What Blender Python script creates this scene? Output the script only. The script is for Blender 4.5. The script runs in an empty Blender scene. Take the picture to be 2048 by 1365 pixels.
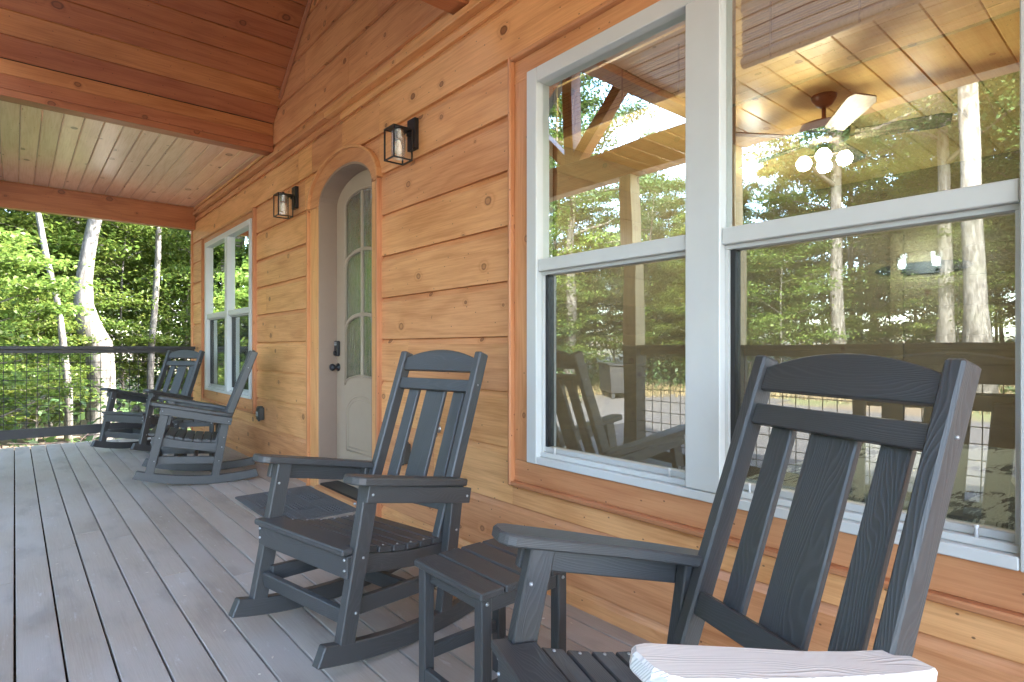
import bpy, bmesh, math, random
import numpy as np
from mathutils import Vector, Matrix
random.seed(7)
rng = np.random.default_rng(7)
C = bpy.context.scene.collection
sc = bpy.context.scene
PI = math.pi
R = math.radians
H = 1.14                     # eye height above the deck
W = 1.8764                   # x of the wall face
# ------------------------------------------------------------------ camera
cam = bpy.data.objects.new('camera', bpy.data.cameras.new('camera'))
C.objects.link(cam)
cam.location = (0, 0, H)
cam.rotation_euler = (R(90), 0, -math.atan(995.5 / 1164))
cam.data.sensor_width = 36
cam.data.lens = 1164 / 2048 * 36
cam.data.shift_y = 14.5 / 2048
cam.data.clip_start = 0.03
cam.data.clip_end = 600
sc.camera = cam
# ------------------------------------------------------------------ light
SUN_DIR = Vector((0.60, -0.42, 0.60)).normalized()      # towards the sun
elev = math.asin(SUN_DIR.z)
world = bpy.data.worlds.new('World')
sc.world = world
world.use_nodes = True
nt = world.node_tree
sky = nt.nodes.new('ShaderNodeTexSky')
sky.sky_type = 'NISHITA'
sky.sun_disc = False
sky.sun_elevation = elev
sky.sun_rotation = math.atan2(SUN_DIR.x, SUN_DIR.y)
sky.air_density = 1.0
sky.dust_density = 2.0
nt.nodes['Background'].inputs[1].default_value = 0.15
nt.links.new(sky.outputs[0], nt.nodes['Background'].inputs[0])
sun = bpy.data.objects.new('sun', bpy.data.lights.new('sun', 'SUN'))
C.objects.link(sun)
sun.data.energy = 2.0
sun.data.angle = R(0.55)
sun.data.color = (1.0, 0.95, 0.86)
sun.rotation_euler = SUN_DIR.to_track_quat('Z', 'Y').to_euler()
sun.location = (0, 0, 30)
sc.view_settings.view_transform = 'Standard'
sc.view_settings.look = 'None'
sc.view_settings.gamma = 1
sc.view_settings.use_curve_mapping = False
sc.view_settings.exposure = 4.65


# ------------------------------------------------------------------ materials
class N:
    def __init__(s, name):
        s.m = bpy.data.materials.new(name)
        s.m.use_nodes = True
        s.t = s.m.node_tree
        s.b = s.t.nodes['Principled BSDF']
        s.out = s.t.nodes['Material Output']

    def n(s, typ, ins=None, **kw):
        nd = s.t.nodes.new(typ)
        for k, v in kw.items():
            setattr(nd, k, v)
        for k, v in (ins or {}).items():
            s.set(nd, k, v)
        return nd

    def set(s, nd, k, v):
        i = nd.inputs[k]
        if hasattr(v, 'outputs'):
            v = v.outputs[0]
        if isinstance(v, bpy.types.NodeSocket):
            s.t.links.new(v, i)
        else:
            i.default_value = v

    def p(s, **kw):
        for k, v in kw.items():
            s.set(s.b, k.replace('_', ' '), v)
        return s

    def math(s, op, a, b=0.0, clamp=False):
        return s.n('ShaderNodeMath', {0: a, 1: b}, operation=op, use_clamp=clamp)

    def mix(s, f, a, b, mode='MIX'):
        nd = s.n('ShaderNodeMix', data_type='RGBA', blend_type=mode)
        s.set(nd, 0, f)
        s.set(nd, 6, a)
        s.set(nd, 7, b)
        return nd.outputs[2]

    def ramp(s, f, a, b):
        return s.n('ShaderNodeMapRange', {0: f, 1: a, 2: b, 3: 0.0, 4: 1.0}, clamp=True, interpolation_type='SMOOTHSTEP')

    def bump(s, h, strength, dist=0.002):
        return s.n('ShaderNodeBump', {'Strength': strength, 'Distance': dist, 'Height': h})

    def uv(s, sx, sy):
        tc = s.n('ShaderNodeTexCoord')
        oi = s.n('ShaderNodeObjectInfo')
        off = s.n('ShaderNodeCombineXYZ', {0: s.math('MULTIPLY', oi.outputs['Random'], 47.0), 1: s.math('MULTIPLY', oi.outputs['Random'], 31.7), 2: 0.0})
        a = s.n('ShaderNodeVectorMath', {0: tc.outputs['UV'], 1: off}, operation='ADD')
        s.base = a
        s.rand = oi.outputs['Random']
        return s.sc(a, sx, sy)

    def sc(s, a, sx, sy):
        return s.n('ShaderNodeVectorMath', {0: a, 1: (sx, sy, 1)}, operation='MULTIPLY')


def rgb(r, g, b):
    return (r, g, b, 1)


def pine(name, light, dark, rough=0.42, coat=0.0, knot=(0.16, 0.05, 0.018), knots=0.42, bumpk=0.35, kscale=3.0):
    s = N(name)
    st = s.uv(1.5, 40.0)
    streak = s.n('ShaderNodeTexNoise', {'Vector': st, 'Scale': 2.2, 'Detail': 5.0, 'Roughness': 0.68})
    vor = s.n('ShaderNodeTexVoronoi', {'Vector': s.sc(s.base, kscale * 0.8, kscale), 'Scale': 1.0, 'Randomness': 1.0}, voronoi_dimensions='2D')
    sep = s.n('ShaderNodeSeparateColor', {0: vor.outputs['Color']})
    pick = s.math('GREATER_THAN', sep.outputs[0], 1 - knots)
    size = s.math('MULTIPLY_ADD', sep.outputs[1], 0.075)
    s.set(size, 2, 0.022)
    wob = s.n('ShaderNodeTexNoise', {'Vector': s.sc(s.base, 22, 22), 'Scale': 1.0, 'Detail': 3.0})
    dist = s.math('ADD', vor.outputs['Distance'], s.math('MULTIPLY', s.math('SUBTRACT', wob, 0.5), 0.05))
    kd = s.math('DIVIDE', dist, size)
    core = s.math('MULTIPLY', s.n('ShaderNodeMapRange', {0: kd, 1: 0.75, 2: 1.05, 3: 1.0, 4: 0.0}, clamp=True), pick)
    ring = s.math('MULTIPLY', s.n('ShaderNodeMapRange', {0: s.math('ABSOLUTE', s.math('SUBTRACT', kd, 0.85)), 1: 0.0, 2: 0.28, 3: 1.0, 4: 0.0}, clamp=True), pick)
    halo = s.math('MULTIPLY', s.n('ShaderNodeMapRange', {0: kd, 1: 0.9, 2: 3.4, 3: 1.0, 4: 0.0}, clamp=True), pick)
    low = s.n('ShaderNodeTexNoise', {'Vector': s.sc(s.base, 0.8, 4.0), 'Scale': 1.0, 'Detail': 2.0})
    sx = s.n('ShaderNodeSeparateXYZ', {0: s.base})
    ph = s.math('ADD', s.math('MULTIPLY', sx.outputs[1], 42.0), s.math('MULTIPLY', low, 26.0))
    ph = s.math('ADD', ph, s.math('MULTIPLY', s.math('POWER', halo, 3.0), 9.0))
    rings = s.math('MULTIPLY_ADD', s.math('SINE', ph), 0.5)
    s.set(rings, 2, 0.5)
    rings = s.math('POWER', rings, 2.5)
    f = s.math('MULTIPLY_ADD', s.ramp(streak, 0.3, 0.75), 0.55)
    s.set(f, 2, s.math('MULTIPLY', rings, 0.30))
    blot = s.n('ShaderNodeTexNoise', {'Vector': s.sc(s.base, 1.4, 3.0), 'Scale': 1.0, 'Detail': 3.0})
    f = s.math('ADD', f, s.math('MULTIPLY', s.math('SUBTRACT', blot, 0.5), 0.9), True)
    col = s.mix(f, light, dark)
    tone = s.n('ShaderNodeHueSaturation', {'Color': col})
    s.set(tone, 'Value', s.math('MULTIPLY_ADD', s.rand, 0.26))
    tone.inputs['Value'].links[0].from_node.inputs[2].default_value = 0.88
    s.set(tone, 'Hue', s.math('ADD', s.math('MULTIPLY', s.rand, 0.012), 0.494))
    col = s.mix(s.math('MULTIPLY', s.math('POWER', halo, 2.0), 0.35), tone.outputs[0], dark)
    col = s.mix(s.math('MULTIPLY', core, s.math('MULTIPLY_ADD', sep.outputs[2], 0.45, True)), col, rgb(*knot))
    col = s.mix(s.math('MULTIPLY', ring, 0.7), col, rgb(knot[0] * .5, knot[1] * .5, knot[2] * .5))
    # small nail heads / pin marks
    pin = s.n('ShaderNodeTexVoronoi', {'Vector': s.sc(s.base, 5.0, 7.0), 'Scale': 1.0}, voronoi_dimensions='2D')
    pm = s.n('ShaderNodeMapRange', {0: pin.outputs['Distance'], 1: 0.016, 2: 0.026, 3: 0.75, 4: 0.0}, clamp=True)
    col = s.mix(pm, col, rgb(0.05, 0.02, 0.01))
    for nd in s.t.nodes:
        if nd.type == 'MATH' and nd.operation == 'MULTIPLY_ADD' and abs(nd.inputs[1].default_value - 0.45) < 1e-4:
            nd.inputs[2].default_value = 0.25
    h = s.math('ADD', s.math('MULTIPLY', streak, -0.7), s.math('MULTIPLY', rings, -0.25))
    s.p(Base_Color=col, Roughness=s.math('MULTIPLY_ADD', streak, 0.15), Coat_Weight=coat, Coat_Roughness=0.22, Normal=s.bump(h, bumpk, 0.0025))
    s.b.inputs['Roughness'].links[0].from_node.inputs[2].default_value = rough
    return s.m


M = {}
M['siding'] = pine('siding_stain', rgb(0.77, 0.385, 0.165), rgb(0.50, 0.195, 0.062), 0.40, 0.15, knots=0.5, kscale=4.0)
M['trimwood'] = pine('casing_stain', rgb(0.70, 0.345, 0.145), rgb(0.48, 0.185, 0.065), 0.40, 0.15, kscale=4.5, knots=0.3)
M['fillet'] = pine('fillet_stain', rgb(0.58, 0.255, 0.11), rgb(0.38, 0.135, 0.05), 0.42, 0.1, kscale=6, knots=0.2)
M['ceil'] = pine('ceiling_stain_shaded', rgb(0.50, 0.175, 0.060), rgb(0.30, 0.080, 0.024), 0.36, 0.25, knots=0.5)  # same wood as the siding, its shade put into a darker colour
M['soffit'] = pine('soffit_stain_glare', rgb(0.93, 0.60, 0.41), rgb(0.72, 0.38, 0.22), 0.28, 1.0, knots=0.5)  # same ceiling wood, glare put into a paler base colour
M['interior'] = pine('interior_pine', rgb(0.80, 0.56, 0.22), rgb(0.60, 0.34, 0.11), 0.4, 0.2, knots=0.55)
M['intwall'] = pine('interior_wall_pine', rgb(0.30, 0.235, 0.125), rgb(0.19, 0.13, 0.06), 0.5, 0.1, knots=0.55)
M['plainpine'] = pine('weathered_post', rgb(0.55, 0.42, 0.24), rgb(0.40, 0.28, 0.14), 0.6, knots=0.5)

s = N('composite_deck')
st = s.uv(3.0, 90.0)
g = s.n('ShaderNodeTexNoise', {'Vector': st, 'Scale': 1.6, 'Detail': 4.0, 'Roughness': 0.7})
bl = s.n('ShaderNodeTexNoise', {'Vector': s.sc(s.base, 1.3, 4.0), 'Scale': 1.0, 'Detail': 4.0})
sp = s.n('ShaderNodeTexNoise', {'Vector': s.sc(s.base, 7.0, 26.0), 'Scale': 1.0, 'Detail': 6.0, 'Roughness': 0.75})
col = s.mix(g, rgb(0.315, 0.255, 0.205), rgb(0.50, 0.425, 0.345))
col = s.mix(s.ramp(bl, 0.35, 0.75), col, rgb(0.45, 0.40, 0.35))
col = s.mix(s.math('MULTIPLY', s.ramp(sp, 0.58, 0.72), 0.6), col, rgb(0.6, 0.58, 0.56))
dirt = s.n('ShaderNodeTexNoise', {'Vector': s.sc(s.base, 2.2, 6.0), 'Scale': 1.0, 'Detail': 5.0})
col = s.mix(s.math('MULTIPLY', s.ramp(dirt, 0.5, 0.72), 0.3), col, rgb(0.12, 0.10, 0.09))
tn = s.n('ShaderNodeHueSaturation', {'Color': col})
s.set(tn, 'Value', s.math('MULTIPLY_ADD', s.rand, 0.16))
tn.inputs['Value'].links[0].from_node.inputs[2].default_value = 0.92
s.p(Base_Color=tn.outputs[0], Roughness=0.55, Normal=s.bump(g, 0.6, 0.002))
M['deck'] = s.m


def lumber(name, a, b, rough, lines=1.0):
    s = N(name)
    st = s.uv(2.0, 40.0)
    low = s.n('ShaderNodeTexNoise', {'Vector': s.sc(s.base, 1.6, 7.0), 'Scale': 1.0, 'Detail': 2.0, 'Roughness': 0.5})
    sx = s.n('ShaderNodeSeparateXYZ', {0: s.base})
    ph = s.math('ADD', s.math('MULTIPLY', sx.outputs[1], 900.0), s.math('MULTIPLY', low, 190.0))
    w = s.math('MULTIPLY_ADD', s.math('SINE', ph), 0.5)
    s.set(w, 2, 0.5)
    w = s.math('POWER', w, 3.0)
    fine = s.n('ShaderNodeTexNoise', {'Vector': st, 'Scale': 3.0, 'Detail': 4.0, 'Roughness': 0.7})
    dust = s.n('ShaderNodeTexNoise', {'Vector': s.sc(s.base, 60.0, 60.0), 'Scale': 1.0, 'Detail': 4.0, 'Roughness': 0.8})
    col = s.mix(s.math('MULTIPLY', w, 0.55 * lines), a, b)
    col = s.mix(s.math('MULTIPLY', fine, 0.25), col, b)
    col = s.mix(s.math('MULTIPLY', s.ramp(dust, 0.68, 0.78), 0.35), col, rgb(0.3, 0.3, 0.29))
    s.p(Base_Color=col, Roughness=rough, Normal=s.bump(w, 0.55 * lines, 0.0012))
    return s.m


M['poly'] = lumber('charcoal_poly_lumber', rgb(0.050, 0.0495, 0.0485), rgb(0.098, 0.098, 0.097), 0.42, 0.5)
M['glare_pale'] = lumber('glare_pale_poly_lumber', rgb(0.90, 0.88, 0.82), rgb(0.34, 0.33, 0.31), 0.5)  # glare on a black arm, put into the colour as near-white
M['rail'] = lumber('black_rail_paint', rgb(0.016, 0.014, 0.015), rgb(0.04, 0.034, 0.034), 0.45, 0.3)


def plain(name, col, rough=0.5, metal=0.0, noise=0.0, nscale=30, emis=None, estr=0.0, spec=0.5):
    s = N(name)
    if noise:
        tc = s.n('ShaderNodeTexCoord')
        nz = s.n('ShaderNodeTexNoise', {'Vector': tc.outputs['Object'], 'Scale': float(nscale), 'Detail': 5.0, 'Roughness': 0.65})
        c2 = rgb(*[min(1, c * (1 + noise)) for c in col[:3]])
        c1 = rgb(*[c * (1 - noise) for c in col[:3]])
        s.p(Base_Color=s.mix(nz, c1, c2), Normal=s.bump(nz, 0.15, 0.002))
    else:
        s.p(Base_Color=col)
    s.p(Roughness=rough, Metallic=metal)
    s.b.inputs['Specular IOR Level'].default_value = spec
    if emis:
        s.p(Emission_Color=emis, Emission_Strength=estr)
    return s.m


M['vinyl'] = plain('white_vinyl', rgb(0.60, 0.605, 0.58), 0.38, noise=0.05, nscale=8)
M['vinyl2'] = plain('grey_vinyl_track', rgb(0.50, 0.50, 0.48), 0.45)
M['taupe'] = plain('taupe_paint', rgb(0.42, 0.325, 0.235), 0.45, noise=0.06, nscale=12)
M['taupe2'] = plain('taupe_jamb_paint', rgb(0.30, 0.21, 0.155), 0.5, noise=0.06, nscale=12)
M['black'] = plain('black_metal', rgb(0.012, 0.012, 0.014), 0.38, noise=0.3, nscale=40)
M['wire'] = plain('black_wire', rgb(0.012, 0.012, 0.013), 0.5)
M['steel'] = plain('zinc_screw', rgb(0.42, 0.42, 0.42), 0.35, metal=0.5)
M['brass'] = plain('chrome_tap', rgb(0.65, 0.63, 0.6), 0.25, metal=0.9)
M['bronze'] = plain('bronze_metal', rgb(0.05, 0.03, 0.022), 0.35, metal=0.5)
M['screen_green'] = plain('grey_green_plastic', rgb(0.12, 0.14, 0.12), 0.5, noise=0.1)
M['outletgrey'] = plain('dark_outlet_plastic', rgb(0.05, 0.05, 0.045), 0.4, noise=0.15)
M['white'] = plain('white_plastic', rgb(0.75, 0.75, 0.75), 0.4)
M['shingle'] = plain('roof_shingle', rgb(0.09, 0.085, 0.08), 0.9, noise=0.4, nscale=9)
M['core'] = plain('wall_sheathing', rgb(0.07, 0.045, 0.03), 0.9)
M['conc'] = plain('foundation', rgb(0.3, 0.29, 0.27), 0.9, noise=0.2, nscale=5)
M['bulb'] = plain('lit_bulb', rgb(1, 0.95, 0.8), 0.4, emis=rgb(1, 0.86, 0.62), estr=2.2)
M['disc'] = plain('lit_ceiling_disc', rgb(1, 1, 1), 0.4, emis=rgb(0.95, 0.97, 1), estr=1.0)
M['vbulb'] = plain('lit_vanity_bulb', rgb(1, 1, 1), 0.4, emis=rgb(0.8, 0.95, 1), estr=1.2)
M['offbulb'] = plain('unlit_bulb_glass', rgb(0.75, 0.62, 0.42), 0.12, spec=0.9)
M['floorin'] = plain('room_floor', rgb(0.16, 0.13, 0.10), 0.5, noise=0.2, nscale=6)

# window glass: thin sheet, part mirror part clear
s = N('window_glass')
fr = s.n('ShaderNodeFresnel', {'IOR': 1.5})
fac = s.math('MULTIPLY_ADD', fr, 2.2, True)
s.set(fac, 2, 0.42)
gl = s.n('ShaderNodeBsdfGlossy', {'Color': rgb(0.94, 1.0, 0.97), 'Roughness': 0.0})
tr = s.n('ShaderNodeBsdfTransparent', {'Color': rgb(0.74, 0.84, 0.80)})
tc = s.n('ShaderNodeTexCoord')
wv = s.n('ShaderNodeTexNoise', {'Vector': tc.outputs['Object'], 'Scale': 1.6, 'Detail': 1.0})
s.set(gl, 'Normal', s.bump(wv, 0.11, 0.02))
mx = s.n('ShaderNodeMixShader', {0: fac, 1: tr, 2: gl})
s.t.links.new(mx.outputs[0], s.out.inputs[0])
M['glass'] = s.m
s = N('insect_screen_mesh')
tr = s.n('ShaderNodeBsdfTransparent', {'Color': rgb(1, 1, 1)})
df = s.n('ShaderNodeBsdfDiffuse', {'Color': rgb(0.09, 0.095, 0.08)})
mx = s.n('ShaderNodeMixShader', {0: 0.30, 1: tr, 2: df})
s.t.links.new(mx.outputs[0], s.out.inputs[0])
M['screen'] = s.m
s = N('lamp_glass')
tc = s.n('ShaderNodeTexCoord')
wv = s.n('ShaderNodeTexNoise', {'Vector': tc.outputs['Object'], 'Scale': 90.0, 'Detail': 2.0})
gl = s.n('ShaderNodeBsdfGlossy', {'Color': rgb(1, 1, 1), 'Roughness': 0.12, 'Normal': s.bump(wv, 1.0, 0.006)})
tr = s.n('ShaderNodeBsdfTransparent', {'Color': rgb(0.92, 0.92, 0.9)})
lw = s.n('ShaderNodeLayerWeight', {'Blend': 0.35})
mx = s.n('ShaderNodeMixShader', {0: s.math('MULTIPLY_ADD', lw.outputs['Facing'], 0.5), 1: tr, 2: gl})
mx.inputs[0].links[0].from_node.inputs[2].default_value = 0.3
s.t.links.new(mx.outputs[0], s.out.inputs[0])
M['lampglass'] = s.m
s = N('rain_glass')
tc = s.n('ShaderNodeTexCoord')
v3 = s.n('ShaderNodeVectorMath', {0: tc.outputs['Object'], 1: (1, 36, 9)}, operation='MULTIPLY')
wv = s.n('ShaderNodeTexNoise', {'Vector': v3, 'Scale': 1.0, 'Detail': 3.0, 'Distortion': 1.6})
gl = s.n('ShaderNodeBsdfGlossy', {'Color': rgb(0.9, 0.95, 0.9), 'Roughness': 0.02, 'Normal': s.bump(wv, 0.65, 0.012)})
df = s.n('ShaderNodeBsdfDiffuse', {'Color': rgb(0.035, 0.03, 0.02)})
mx = s.n('ShaderNodeMixShader', {0: 0.5, 1: df, 2: gl})
s.t.links.new(mx.outputs[0], s.out.inputs[0])
M['rain'] = s.m

# door mat
s = N('coir_mat')
tc = s.n('ShaderNodeTexCoord')
nz = s.n('ShaderNodeTexNoise', {'Vector': tc.outputs['Object'], 'Scale': 220.0, 'Detail': 3.0})
s.p(Base_Color=s.mix(nz, rgb(0.02, 0.02, 0.02), rgb(0.24, 0.24, 0.235)), Roughness=0.95, Normal=s.bump(nz, 1.0, 0.006))
M['mat'] = s.m


def foliage(name, a, b, c, trans=0.42):
    s = N(name)
    tc = s.n('ShaderNodeTexCoord')
    geo = s.n('ShaderNodeNewGeometry')
    oi = s.n('ShaderNodeObjectInfo')
    nz = s.n('ShaderNodeTexNoise', {'Vector': tc.outputs['Object'], 'Scale': 0.55, 'Detail': 3.0})
    col = s.mix(s.ramp(nz, 0.35, 0.68), a, b)
    col = s.mix(s.math('POWER', geo.outputs['Random Per Island'], 1.6), col, c)
    hs = s.n('ShaderNodeHueSaturation', {'Color': col})
    s.set(hs, 'Hue', s.math('MULTIPLY_ADD', oi.outputs['Random'], 0.03))
    hs.inputs['Hue'].links[0].from_node.inputs[2].default_value = 0.483
    s.set(hs, 'Value', s.math('MULTIPLY_ADD', oi.outputs['Random'], 0.35))
    hs.inputs['Value'].links[0].from_node.inputs[2].default_value = 0.85
    d = s.n('ShaderNodeBsdfPrincipled', {'Base Color': hs, 'Roughness': 0.5})
    d.inputs['Specular IOR Level'].default_value = 0.35
    t = s.n('ShaderNodeBsdfTranslucent', {'Color': s.mix(0.5, hs.outputs[0], rgb(0.14, 0.22, 0.05))})
    mx = s.n('ShaderNodeMixShader', {0: trans, 1: d, 2: t})
    s.t.links.new(mx.outputs[0], s.out.inputs[0])
    return s.m


M['leafA'] = foliage('oak_leaves', rgb(0.026, 0.060, 0.026), rgb(0.042, 0.084, 0.032), rgb(0.070, 0.110, 0.038))
M['leafB'] = foliage('maple_leaves', rgb(0.05, 0.10, 0.018), rgb(0.085, 0.135, 0.022), rgb(0.13, 0.16, 0.028), 0.5)


def bark(name, a, b):
    s = N(name)
    tc = s.n('ShaderNodeTexCoord')
    v3 = s.n('ShaderNodeVectorMath', {0: tc.outputs['Object'], 1: (9, 9, 2.2)}, operation='MULTIPLY')
    nz = s.n('ShaderNodeTexNoise', {'Vector': v3, 'Scale': 1.6, 'Detail': 6.0, 'Roughness': 0.7})
    mo = s.n('ShaderNodeTexNoise', {'Vector': tc.outputs['Object'], 'Scale': 1.3, 'Detail': 4.0})
    col = s.mix(s.ramp(nz, 0.35, 0.65), a, b)
    col = s.mix(s.math('MULTIPLY', s.ramp(mo, 0.5, 0.7), 0.4), col, rgb(0.10, 0.11, 0.075))
    s.p(Base_Color=col, Roughness=0.9, Normal=s.bump(nz, 0.8, 0.02))
    return s.m


M['bark'] = bark('grey_bark', rgb(0.07, 0.06, 0.05), rgb(0.20, 0.18, 0.155))
M['palebark'] = bark('pale_bark', rgb(0.05, 0.045, 0.038), rgb(0.16, 0.15, 0.135))

s = N('forest_floor')
tc = s.n('ShaderNodeTexCoord')
n1 = s.n('ShaderNodeTexNoise', {'Vector': tc.outputs['Object'], 'Scale': 9.0, 'Detail': 6.0, 'Roughness': 0.75})
n2 = s.n('ShaderNodeTexNoise', {'Vector': tc.outputs['Object'], 'Scale': 0.35, 'Detail': 3.0})
col = s.mix(s.ramp(n1, 0.3, 0.7), rgb(0.06, 0.042, 0.027), rgb(0.20, 0.15, 0.10))
col = s.mix(s.math('MULTIPLY', s.ramp(n2, 0.45, 0.6), 0.6), col, rgb(0.09, 0.13, 0.035))
s.p(Base_Color=col, Roughness=0.95, Normal=s.bump(n1, 0.8, 0.03))
M['litter'] = s.m
s = N('gravel')
tc = s.n('ShaderNodeTexCoord')
n1 = s.n('ShaderNodeTexNoise', {'Vector': tc.outputs['Object'], 'Scale': 28.0, 'Detail': 5.0, 'Roughness': 0.8})
n2 = s.n('ShaderNodeTexNoise', {'Vector': tc.outputs['Object'], 'Scale': 0.7, 'Detail': 4.0})
col = s.mix(s.ramp(n1, 0.3, 0.7), rgb(0.045, 0.043, 0.045), rgb(0.10, 0.095, 0.097))
col = s.mix(s.math('MULTIPLY', n2, 0.3), col, rgb(0.12, 0.10, 0.085))
s.p(Base_Color=col, Roughness=0.95, Normal=s.bump(n1, 0.7, 0.02))
M['gravel'] = s.m
M['drygrass'] = plain('dry_grass', rgb(0.17, 0.13, 0.065), 0.9, noise=0.35, nscale=4)
M['chips'] = plain('pale_chips', rgb(0.62, 0.54, 0.45), 0.9)
M['twig'] = plain('dead_twigs', rgb(0.26, 0.17, 0.12), 0.9, noise=0.4, nscale=6)

# quilt: pale ground with dark fir-like bands
s = N('quilt')
tc = s.n('ShaderNodeTexCoord')
v3 = s.n('ShaderNodeVectorMath', {0: tc.outputs['Object'], 1: (6, 26, 1)}, operation='MULTIPLY')
nz = s.n('ShaderNodeTexNoise', {'Vector': v3, 'Scale': 1.0, 'Detail': 4.0, 'Roughness': 0.7})
n2 = s.n('ShaderNodeTexNoise', {'Vector': tc.outputs['Object'], 'Scale': 2.2, 'Detail': 1.0})
f = s.math('MULTIPLY', s.ramp(nz, 0.46, 0.54), s.ramp(n2, 0.48, 0.56))
s.p(Base_Color=s.mix(f, rgb(0.52, 0.60, 0.60), rgb(0.035, 0.05, 0.05)), Roughness=0.9, Normal=s.bump(nz, 0.3, 0.01))
M['quilt'] = s.m
s = N('pillowcase')
tc = s.n('ShaderNodeTexCoord')
ch = s.n('ShaderNodeTexVoronoi', {'Vector': tc.outputs['Object'], 'Scale': 34.0, 'Randomness': 0.0})
s.p(Base_Color=s.mix(s.ramp(ch.outputs['Distance'], 0.38, 0.5), rgb(0.6, 0.66, 0.64), rgb(0.07, 0.14, 0.12)), Roughness=0.9)
M['pillow'] = s.m
s = N('bamboo_blind')
st = s.uv(2.0, 60.0)
nz = s.n('ShaderNodeTexNoise', {'Vector': st, 'Scale': 2.0, 'Detail': 2.0})
s.p(Base_Color=s.mix(nz, rgb(0.34, 0.20, 0.08), rgb(0.75, 0.52, 0.27)), Roughness=0.6)
M['bamboo'] = s.m
s = N('fan_blade_wood')
st = s.uv(3.0, 30.0)
nz = s.n('ShaderNodeTexNoise', {'Vector': st, 'Scale': 2.0, 'Detail': 4.0})
s.p(Base_Color=s.mix(s.ramp(nz, 0.3, 0.7), rgb(0.07, 0.05, 0.035), rgb(0.20, 0.16, 0.115)), Roughness=0.5)
M['blade'] = s.m


# ------------------------------------------------------------------ geometry helpers
def finish(bm, name, mat, parent=None, L=(1, 0, 0), bevel=0.0, smooth=False, loc=None):
    if bevel:
        bm.normal_update()
        es = [e for e in bm.edges if len(e.link_faces) == 2 and e.calc_face_angle(0) > R(38)]
        bmesh.ops.bevel(bm, geom=es, offset=bevel, segments=1, affect='EDGES', clamp_overlap=True)
    bm.normal_update()
    uvl = bm.loops.layers.uv.new('UVMap')
    L = Vector(L).normalized()
    for f in bm.faces:
        n = f.normal
        if abs(n.dot(L)) > 0.8:
            a = n.orthogonal().normalized()
            b = n.cross(a)
            for lp in f.loops:
                lp[uvl].uv = (lp.vert.co.dot(a) * 0.3 + 5, lp.vert.co.dot(b))
        else:
            t = L.cross(n)
            t = t.normalized() if t.length > 1e-6 else n.orthogonal()
            k = round(n.x * 3.1 + n.y * 5.3 + n.z * 7.7, 2)
            for lp in f.loops:
                lp[uvl].uv = (lp.vert.co.dot(L) + k, lp.vert.co.dot(t))
        f.smooth = smooth
    me = bpy.data.meshes.new(name)
    bm.to_mesh(me)
    bm.free()
    me.materials.append(mat)
    o = bpy.data.objects.new(name, me)
    C.objects.link(o)
    if parent:
        o.parent = parent
    if loc:
        o.location = loc
    return o


def hexa(bm, c8):
    v = [bm.verts.new(p) for p in c8]
    for q in ((0, 3, 2, 1), (4, 5, 6, 7), (0, 1, 5, 4), (1, 2, 6, 5), (2, 3, 7, 6), (3, 0, 4, 7)):
        bm.faces.new([v[i] for i in q])
    return v


def add_box(bm, x0, x1, y0, y1, z0, z1):
    hexa(bm, [(x0, y0, z0), (x1, y0, z0), (x1, y1, z0), (x0, y1, z0), (x0, y0, z1), (x1, y0, z1), (x1, y1, z1), (x0, y1, z1)])


def box(name, x0, x1, y0, y1, z0, z1, mat, parent=None, L=None, bevel=0.0):
    bm = bmesh.new()
    add_box(bm, x0, x1, y0, y1, z0, z1)
    if L is None:
        d = (abs(x1 - x0), abs(y1 - y0), abs(z1 - z0))
        L = [(1, 0, 0), (0, 1, 0), (0, 0, 1)][d.index(max(d))]
    return finish(bm, name, mat, parent, L, bevel)


def add_bar(bm, p0, p1, w, t, side):
    """bar p0->p1; w along 'side', t along the third axis"""
    p0, p1 = Vector(p0), Vector(p1)
    d = (p1 - p0).normalized()
    s_ = Vector(side)
    s_ = (s_ - d * s_.dot(d)).normalized() * (w / 2)
    n = d.cross(s_).normalized() * (t / 2)
    hexa(bm, [p0 - s_ - n, p0 + s_ - n, p0 + s_ + n, p0 - s_ + n, p1 - s_ - n, p1 + s_ - n, p1 + s_ + n, p1 - s_ + n])


def bar(name, p0, p1, w, t, side, mat, parent=None, bevel=0.003):
    bm = bmesh.new()
    add_bar(bm, p0, p1, w, t, side)
    bmesh.ops.recalc_face_normals(bm, faces=bm.faces)
    return finish(bm, name, mat, parent, Vector(p1) - Vector(p0), bevel)


def add_poly(bm, pts, mapf, d0, d1):
    """extrude closed outline pts (2D) between depth d0 and d1; mapf(a,b,d)->xyz"""
    A = [bm.verts.new(mapf(a, b, d0)) for a, b in pts]
    B = [bm.verts.new(mapf(a, b, d1)) for a, b in pts]
    n = len(pts)
    bm.faces.new(A)
    bm.faces.new(B[::-1])
    for i in range(n):
        j = (i + 1) % n
        bm.faces.new((A[j], A[i], B[i], B[j]))
    bmesh.ops.recalc_face_normals(bm, faces=bm.faces)


def poly(name, pts, mapf, d0, d1, mat, parent=None, L=(1, 0, 0), bevel=0.0):
    bm = bmesh.new()
    add_poly(bm, pts, mapf, d0, d1)
    return finish(bm, name, mat, parent, L, bevel)


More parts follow.
